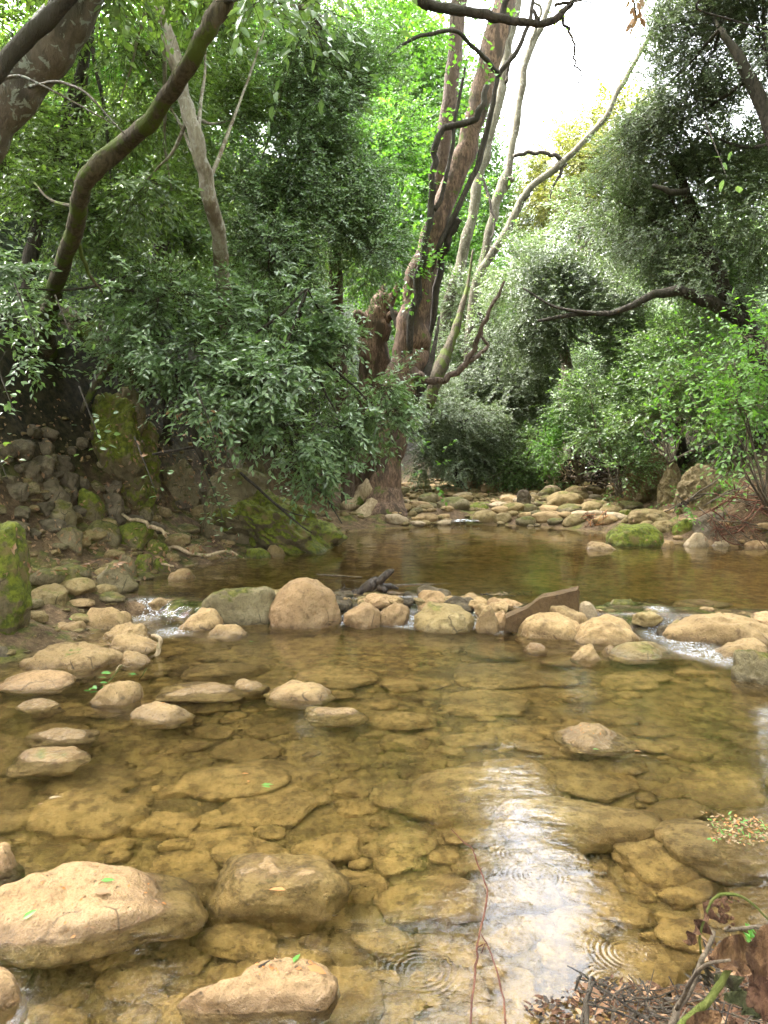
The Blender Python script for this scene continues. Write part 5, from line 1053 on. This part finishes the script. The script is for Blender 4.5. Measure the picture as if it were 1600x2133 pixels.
raft('soaked pile of brown leaves and crumbs at the bottom right corner', 1610, 2080, 110, 100, 900, .034, ['darkleaf', 'wetwood', 'dead'], pile=.12)
R('boulder', 1200, 2100, 1830, 2420, 'dark', 'dark muddy lump carrying the debris pile at the bottom right', sink=.15, dep=.8).location.z -= .055
heap('twig_heap', 'fine twigs matted into the debris pile at the bottom right', 1230, 2060, 1610, 2130, 1.45, 70, .11, ['deadwood', 'wetwood', 'bark_dark'], r=.0016, up=.35, dY=.12)
raft('larger soaked leaves lying on the debris pile at the bottom right', 1450, 2150, 220, 90, 90, .05, ['darkleaf', 'dead', 'witherleaf'], zlift=.03, pile=.04)
stick('bare_twig', 'long reddish bare twig standing in the water right of centre', 'twig_red', [(940, 1728, 1.62, 1.12), (965, 1752, 1.6, 1.36), (985, 1770, 1.58, 1.61), (1000, 1812, 1.55, 1.86), (1014, 1850, 1.5, 1.98), (1008, 1900, 1.45, 2.23), (996, 1960, 1.4, 2.36), (992, 2010, 1.36, 2.48), (985, 2070, 1.3, 2.60), (975, 2180, 1.2, 2.79)],
      forks=[[(993, 1975, 1.39, 1.61), (1005, 1968, 1.37, 1.36)], [(1000, 1812, 1.55, 1.12), (1006, 1806, 1.55, 0.62)]], wob=1.0)
stick('bare_twig', 'shorter reddish twig beside the long one in the bottom water', 'twig_red', [(1003, 1945, 1.4, 1.36), (1018, 1975, 1.38, 1.61), (1030, 2005, 1.35, 1.86), (1042, 2050, 1.3, 2.23), (1050, 2100, 1.26, 2.48), (1052, 2180, 1.2, 2.60)], forks=[[(1010, 1965, 1.38, 1.12), (1004, 1985, 1.38, 0.99)]], wob=1.0)
stick('dry_stalk', 'grey broken stem slanting up from the debris pile', 'deadwood', [(1395, 2160, 1.25, 8), (1410, 2105, 1.28, 8), (1440, 2050, 1.3, 7), (1465, 1995, 1.33, 6), (1488, 1942, 1.36, 5)], forks=[[(1410, 2100, 1.28, 5), (1440, 2045, 1.2, 5), (1470, 2010, 1.1, 4), (1520, 2000, 1.05, 3)]], sides=8)
stick('green_stem', 'thick curved green stem in the bottom right corner', 'twig_green', [(1400, 2160, 1.12, 10), (1425, 2130, 1.13, 9), (1465, 2095, 1.14, 8.5), (1495, 2060, 1.15, 8), (1515, 2025, 1.15, 7), (1520, 2010, 1.15, 4)], sides=10, wob=.2)
e = stick('green_stem', 'thin arching green stem carrying a withered seed head', 'twig_green', [(1460, 1985, 1.2, 2.5), (1458, 1950, 1.2, 2.5), (1470, 1905, 1.2, 3), (1485, 1875, 1.2, 3), (1505, 1862, 1.2, 3.4), (1540, 1866, 1.2, 3), (1570, 1885, 1.2, 2.6), (1600, 1915, 1.2, 2.4), (1650, 1960, 1.2, 2.4)], wob=.4)
stick('dry_stalk', 'knobbly dark twig entering from the right edge', 'deadwood', [(1510, 1937, 1.25, 6), (1540, 1934, 1.25, 4.5), (1580, 1930, 1.25, 4.5), (1640, 1926, 1.25, 4.5)], forks=[[(1512, 1936, 1.25, 4), (1520, 1928, 1.24, 2)]])
stick('dry_stalk', 'thin dark twig rising at the left of the debris pile', 'bark_dark', [(1370, 2140, 1.35, 3), (1300, 2090, 1.38, 3), (1240, 2050, 1.4, 2.5), (1212, 2028, 1.42, 2), (1182, 2012, 1.42, 1)], forks=[[(1240, 2050, 1.4, 2), (1230, 2040, 1.38, 3), (1210, 2150, 1.3, 4)], [(1212, 2028, 1.42, 2), (1205, 2040, 1.4, 4), (1198, 2062, 1.4, 2)]])
stick('dry_stalk', 'tall dark stalk in the debris pile left of the grey stem', 'bark_dark', [(1225, 2160, 1.3, 7), (1220, 2110, 1.32, 6), (1228, 2070, 1.33, 5), (1240, 2045, 1.34, 3)], forks=[[(1225, 2090, 1.32, 3), (1290, 2110, 1.32, 2.5), (1350, 2135, 1.3, 2)]])
def bigleaf(label, px, py, Y, L, W, dirv, nrm, mat, parent=None, name='withered_leaf', seed=0):
    rs = np.random.RandomState(seed); n, m_ = 14, 6; base = at(px, py, Y); d = unit(np.array(dirv, float)); nr = np.array(nrm, float); nr = unit(nr-d*nr.dot(d)); sd_ = np.cross(d, nr)
    u = np.linspace(0, 1, n+1)[:, None]; v = np.linspace(-1, 1, m_+1)[None, :]; wv = np.sin(PI*u**.85)*W/2
    P = base+d*(u*L)[..., None]+sd_*(v*wv)[..., None]+nr*((v**2)*wv*.45-.35*L*u**2*.5+.012*np.sin(u*19+v*3)*(np.abs(v)))[..., None]
    P = P+nr*(fbm(P*40, seed, 2)*.003)[..., None]
    idx = np.arange((n+1)*(m_+1)).reshape(n+1, m_+1); q = np.stack([idx[:-1, :-1], idx[:-1, 1:], idx[1:, 1:], idx[1:, :-1]], -1).reshape(-1, 4)
    o = link(name, mesh_np(name, P.reshape(-1, 3), [q]), M[mat])
    if parent is not None: o.parent = parent
    else: tag(o, label, 'leaf')
    return o
bigleaf('broad withered brown leaf over the debris pile', 1480, 2000, 1.15, .10, .055, (1, .1, .1), (0, -.7, .7), 'witherleaf', seed=1)
bigleaf('dark folded leaf hanging from the arching green stem', 1482, 1880, 1.2, .085, .03, (-.35, 0, -1), (.5, -.8, 0), 'darkleaf', seed=2)
bigleaf('brown leaf cut by the right edge near the corner', 1570, 2040, 1.1, .10, .05, (.3, 0, .8), (-.4, -.8, .2), 'witherleaf', seed=3)
bigleaf('reddish leaf cut by the right edge below the brown one', 1590, 2130, 1.1, .11, .055, (.1, 0, .9), (-.6, -.7, .1), 'darkleaf', seed=4)
bigleaf('wilted olive leaf drooping beside the green stem', 1490, 2030, 1.2, .09, .035, (.7, .1, -.5), (0, -.6, .8), 'wiltleaf', seed=5)
bigleaf('second wilted olive leaf lying lower by the green stem', 1510, 2070, 1.15, .08, .03, (.8, 0, -.45), (0, -.6, .8), 'wiltleaf', seed=6)
bigleaf('small curled leaf on the grey broken stem', 1468, 2005, 1.3, .05, .02, (.2, 0, -1), (.3, -.9, .1), 'wiltleaf', seed=7)
bigleaf('brown leaf lying flat on the bottom edge of the debris pile', 1500, 2110, 1.1, .08, .04, (-.5, .1, -.6), (.1, -.5, .8), 'witherleaf', seed=8)
bigleaf('bright green blade at the right edge of the debris pile', 1560, 1925, 1.3, .05, .015, (.2, .1, -1), (0, -1, .3), 'freshleaf', seed=9)
# seed head
P0 = at(1510, 1868, 1.2); mb = MB(); rs = np.random.RandomState(2)
for k in range(70):
    c = P0+np.array((rs.normal()*.006, rs.normal()*.006, -rs.uniform(0, .045))); V_, F_ = ico(1); mb.add(V_*rs.uniform(.002, .004)+c, F_)
c = link('seed_head', mb.mesh('seed_head'), M['darkleaf']); c.parent = e
# ---- streamlet over the cobble bar
ys = np.linspace(12.3, 17.5, 60); V = []
for y in ys:
    c = STREAM(y); 
    for u in np.linspace(-1, 1, 9): V.append((c+u*.24, y, max(zw(y), 0)+.01+max(0, y-12.6)*.05+.05+.02*float(vnoise(np.array([[c+u*.24, y*3, 1.0]])*4)[0])))
V = np.array(V); idx = np.arange(60*9).reshape(60, 9); q = np.stack([idx[:-1, :-1], idx[:-1, 1:], idx[1:, 1:], idx[1:, :-1]], -1).reshape(-1, 4)
t = NT('rushing_water'); W = t.geo.outputs['Position']; n = t.noise(18, 4, .6, W, dist=.8)
gl = t.n.new('ShaderNodeBsdfGlass'); gl.inputs['IOR'].default_value = 1.33; gl.inputs['Roughness'].default_value = .05; t.set(gl.inputs['Normal'], t.bump(n, 1, .03))
df = t.n.new('ShaderNodeBsdfDiffuse'); df.inputs['Color'].default_value = (.8, .82, .85, 1); mx = t.n.new('ShaderNodeMixShader'); t.set(mx.inputs[0], t.rng(n, .48, .62)); t.l.new(gl.outputs[0], mx.inputs[1]); t.l.new(df.outputs[0], mx.inputs[2])
M['rush'] = t.end(mx.outputs[0])
tag(link('stream', mesh_np('stream', V, [q]), M['rush']), kind='structure')

# ---- undergrowth creeping over the banks (uncountable)
rs = np.random.RandomState(91)
def ground_leaves(n, xr, yr, test, L, mat, label, lift=.10):
    x = rs.uniform(*xr, n); y = rs.uniform(*yr, n); keep = test(x, y) & (fbm(p2(x, y, 1.1), 61, 3) > -.12); x, y = x[keep], y[keep]; z = terr(x, y)
    k = len(x); P = np.column_stack([x, y, z+rs.uniform(0, lift, k)**1.0]); d = unit(np.column_stack([rs.normal(size=k), rs.normal(size=k)-.3, rs.normal(size=k)*.5+.2]))
    nr = np.array((0, -.5, 1.0))+rs.normal(size=(k, 3))*.5; l = L*rs.uniform(.5, 1.3, k); mb = MB(); V, f = leaves_from(P, d, nr, l, l*.55); mb.add(V, f, 0)
    tag(link('undergrowth', mb.mesh('undergrowth', False), M[mat]), label, 'undergrowth', kind='stuff')
tR = lambda x, y: (x-np.interp(y, _ry, _rx) > .45)
tL = lambda x, y: (np.interp(y, _ly, _lx)-x > 1.5)
ground_leaves(60000, (3.6, 14), (5, 26), tR, .085, 'shrub', 'ivy like green undergrowth covering the right bank', .22)
ground_leaves(26000, (-12, -.5), (7, 24), tL, .08, 'mid', 'low shaded undergrowth on the left slope', .2)
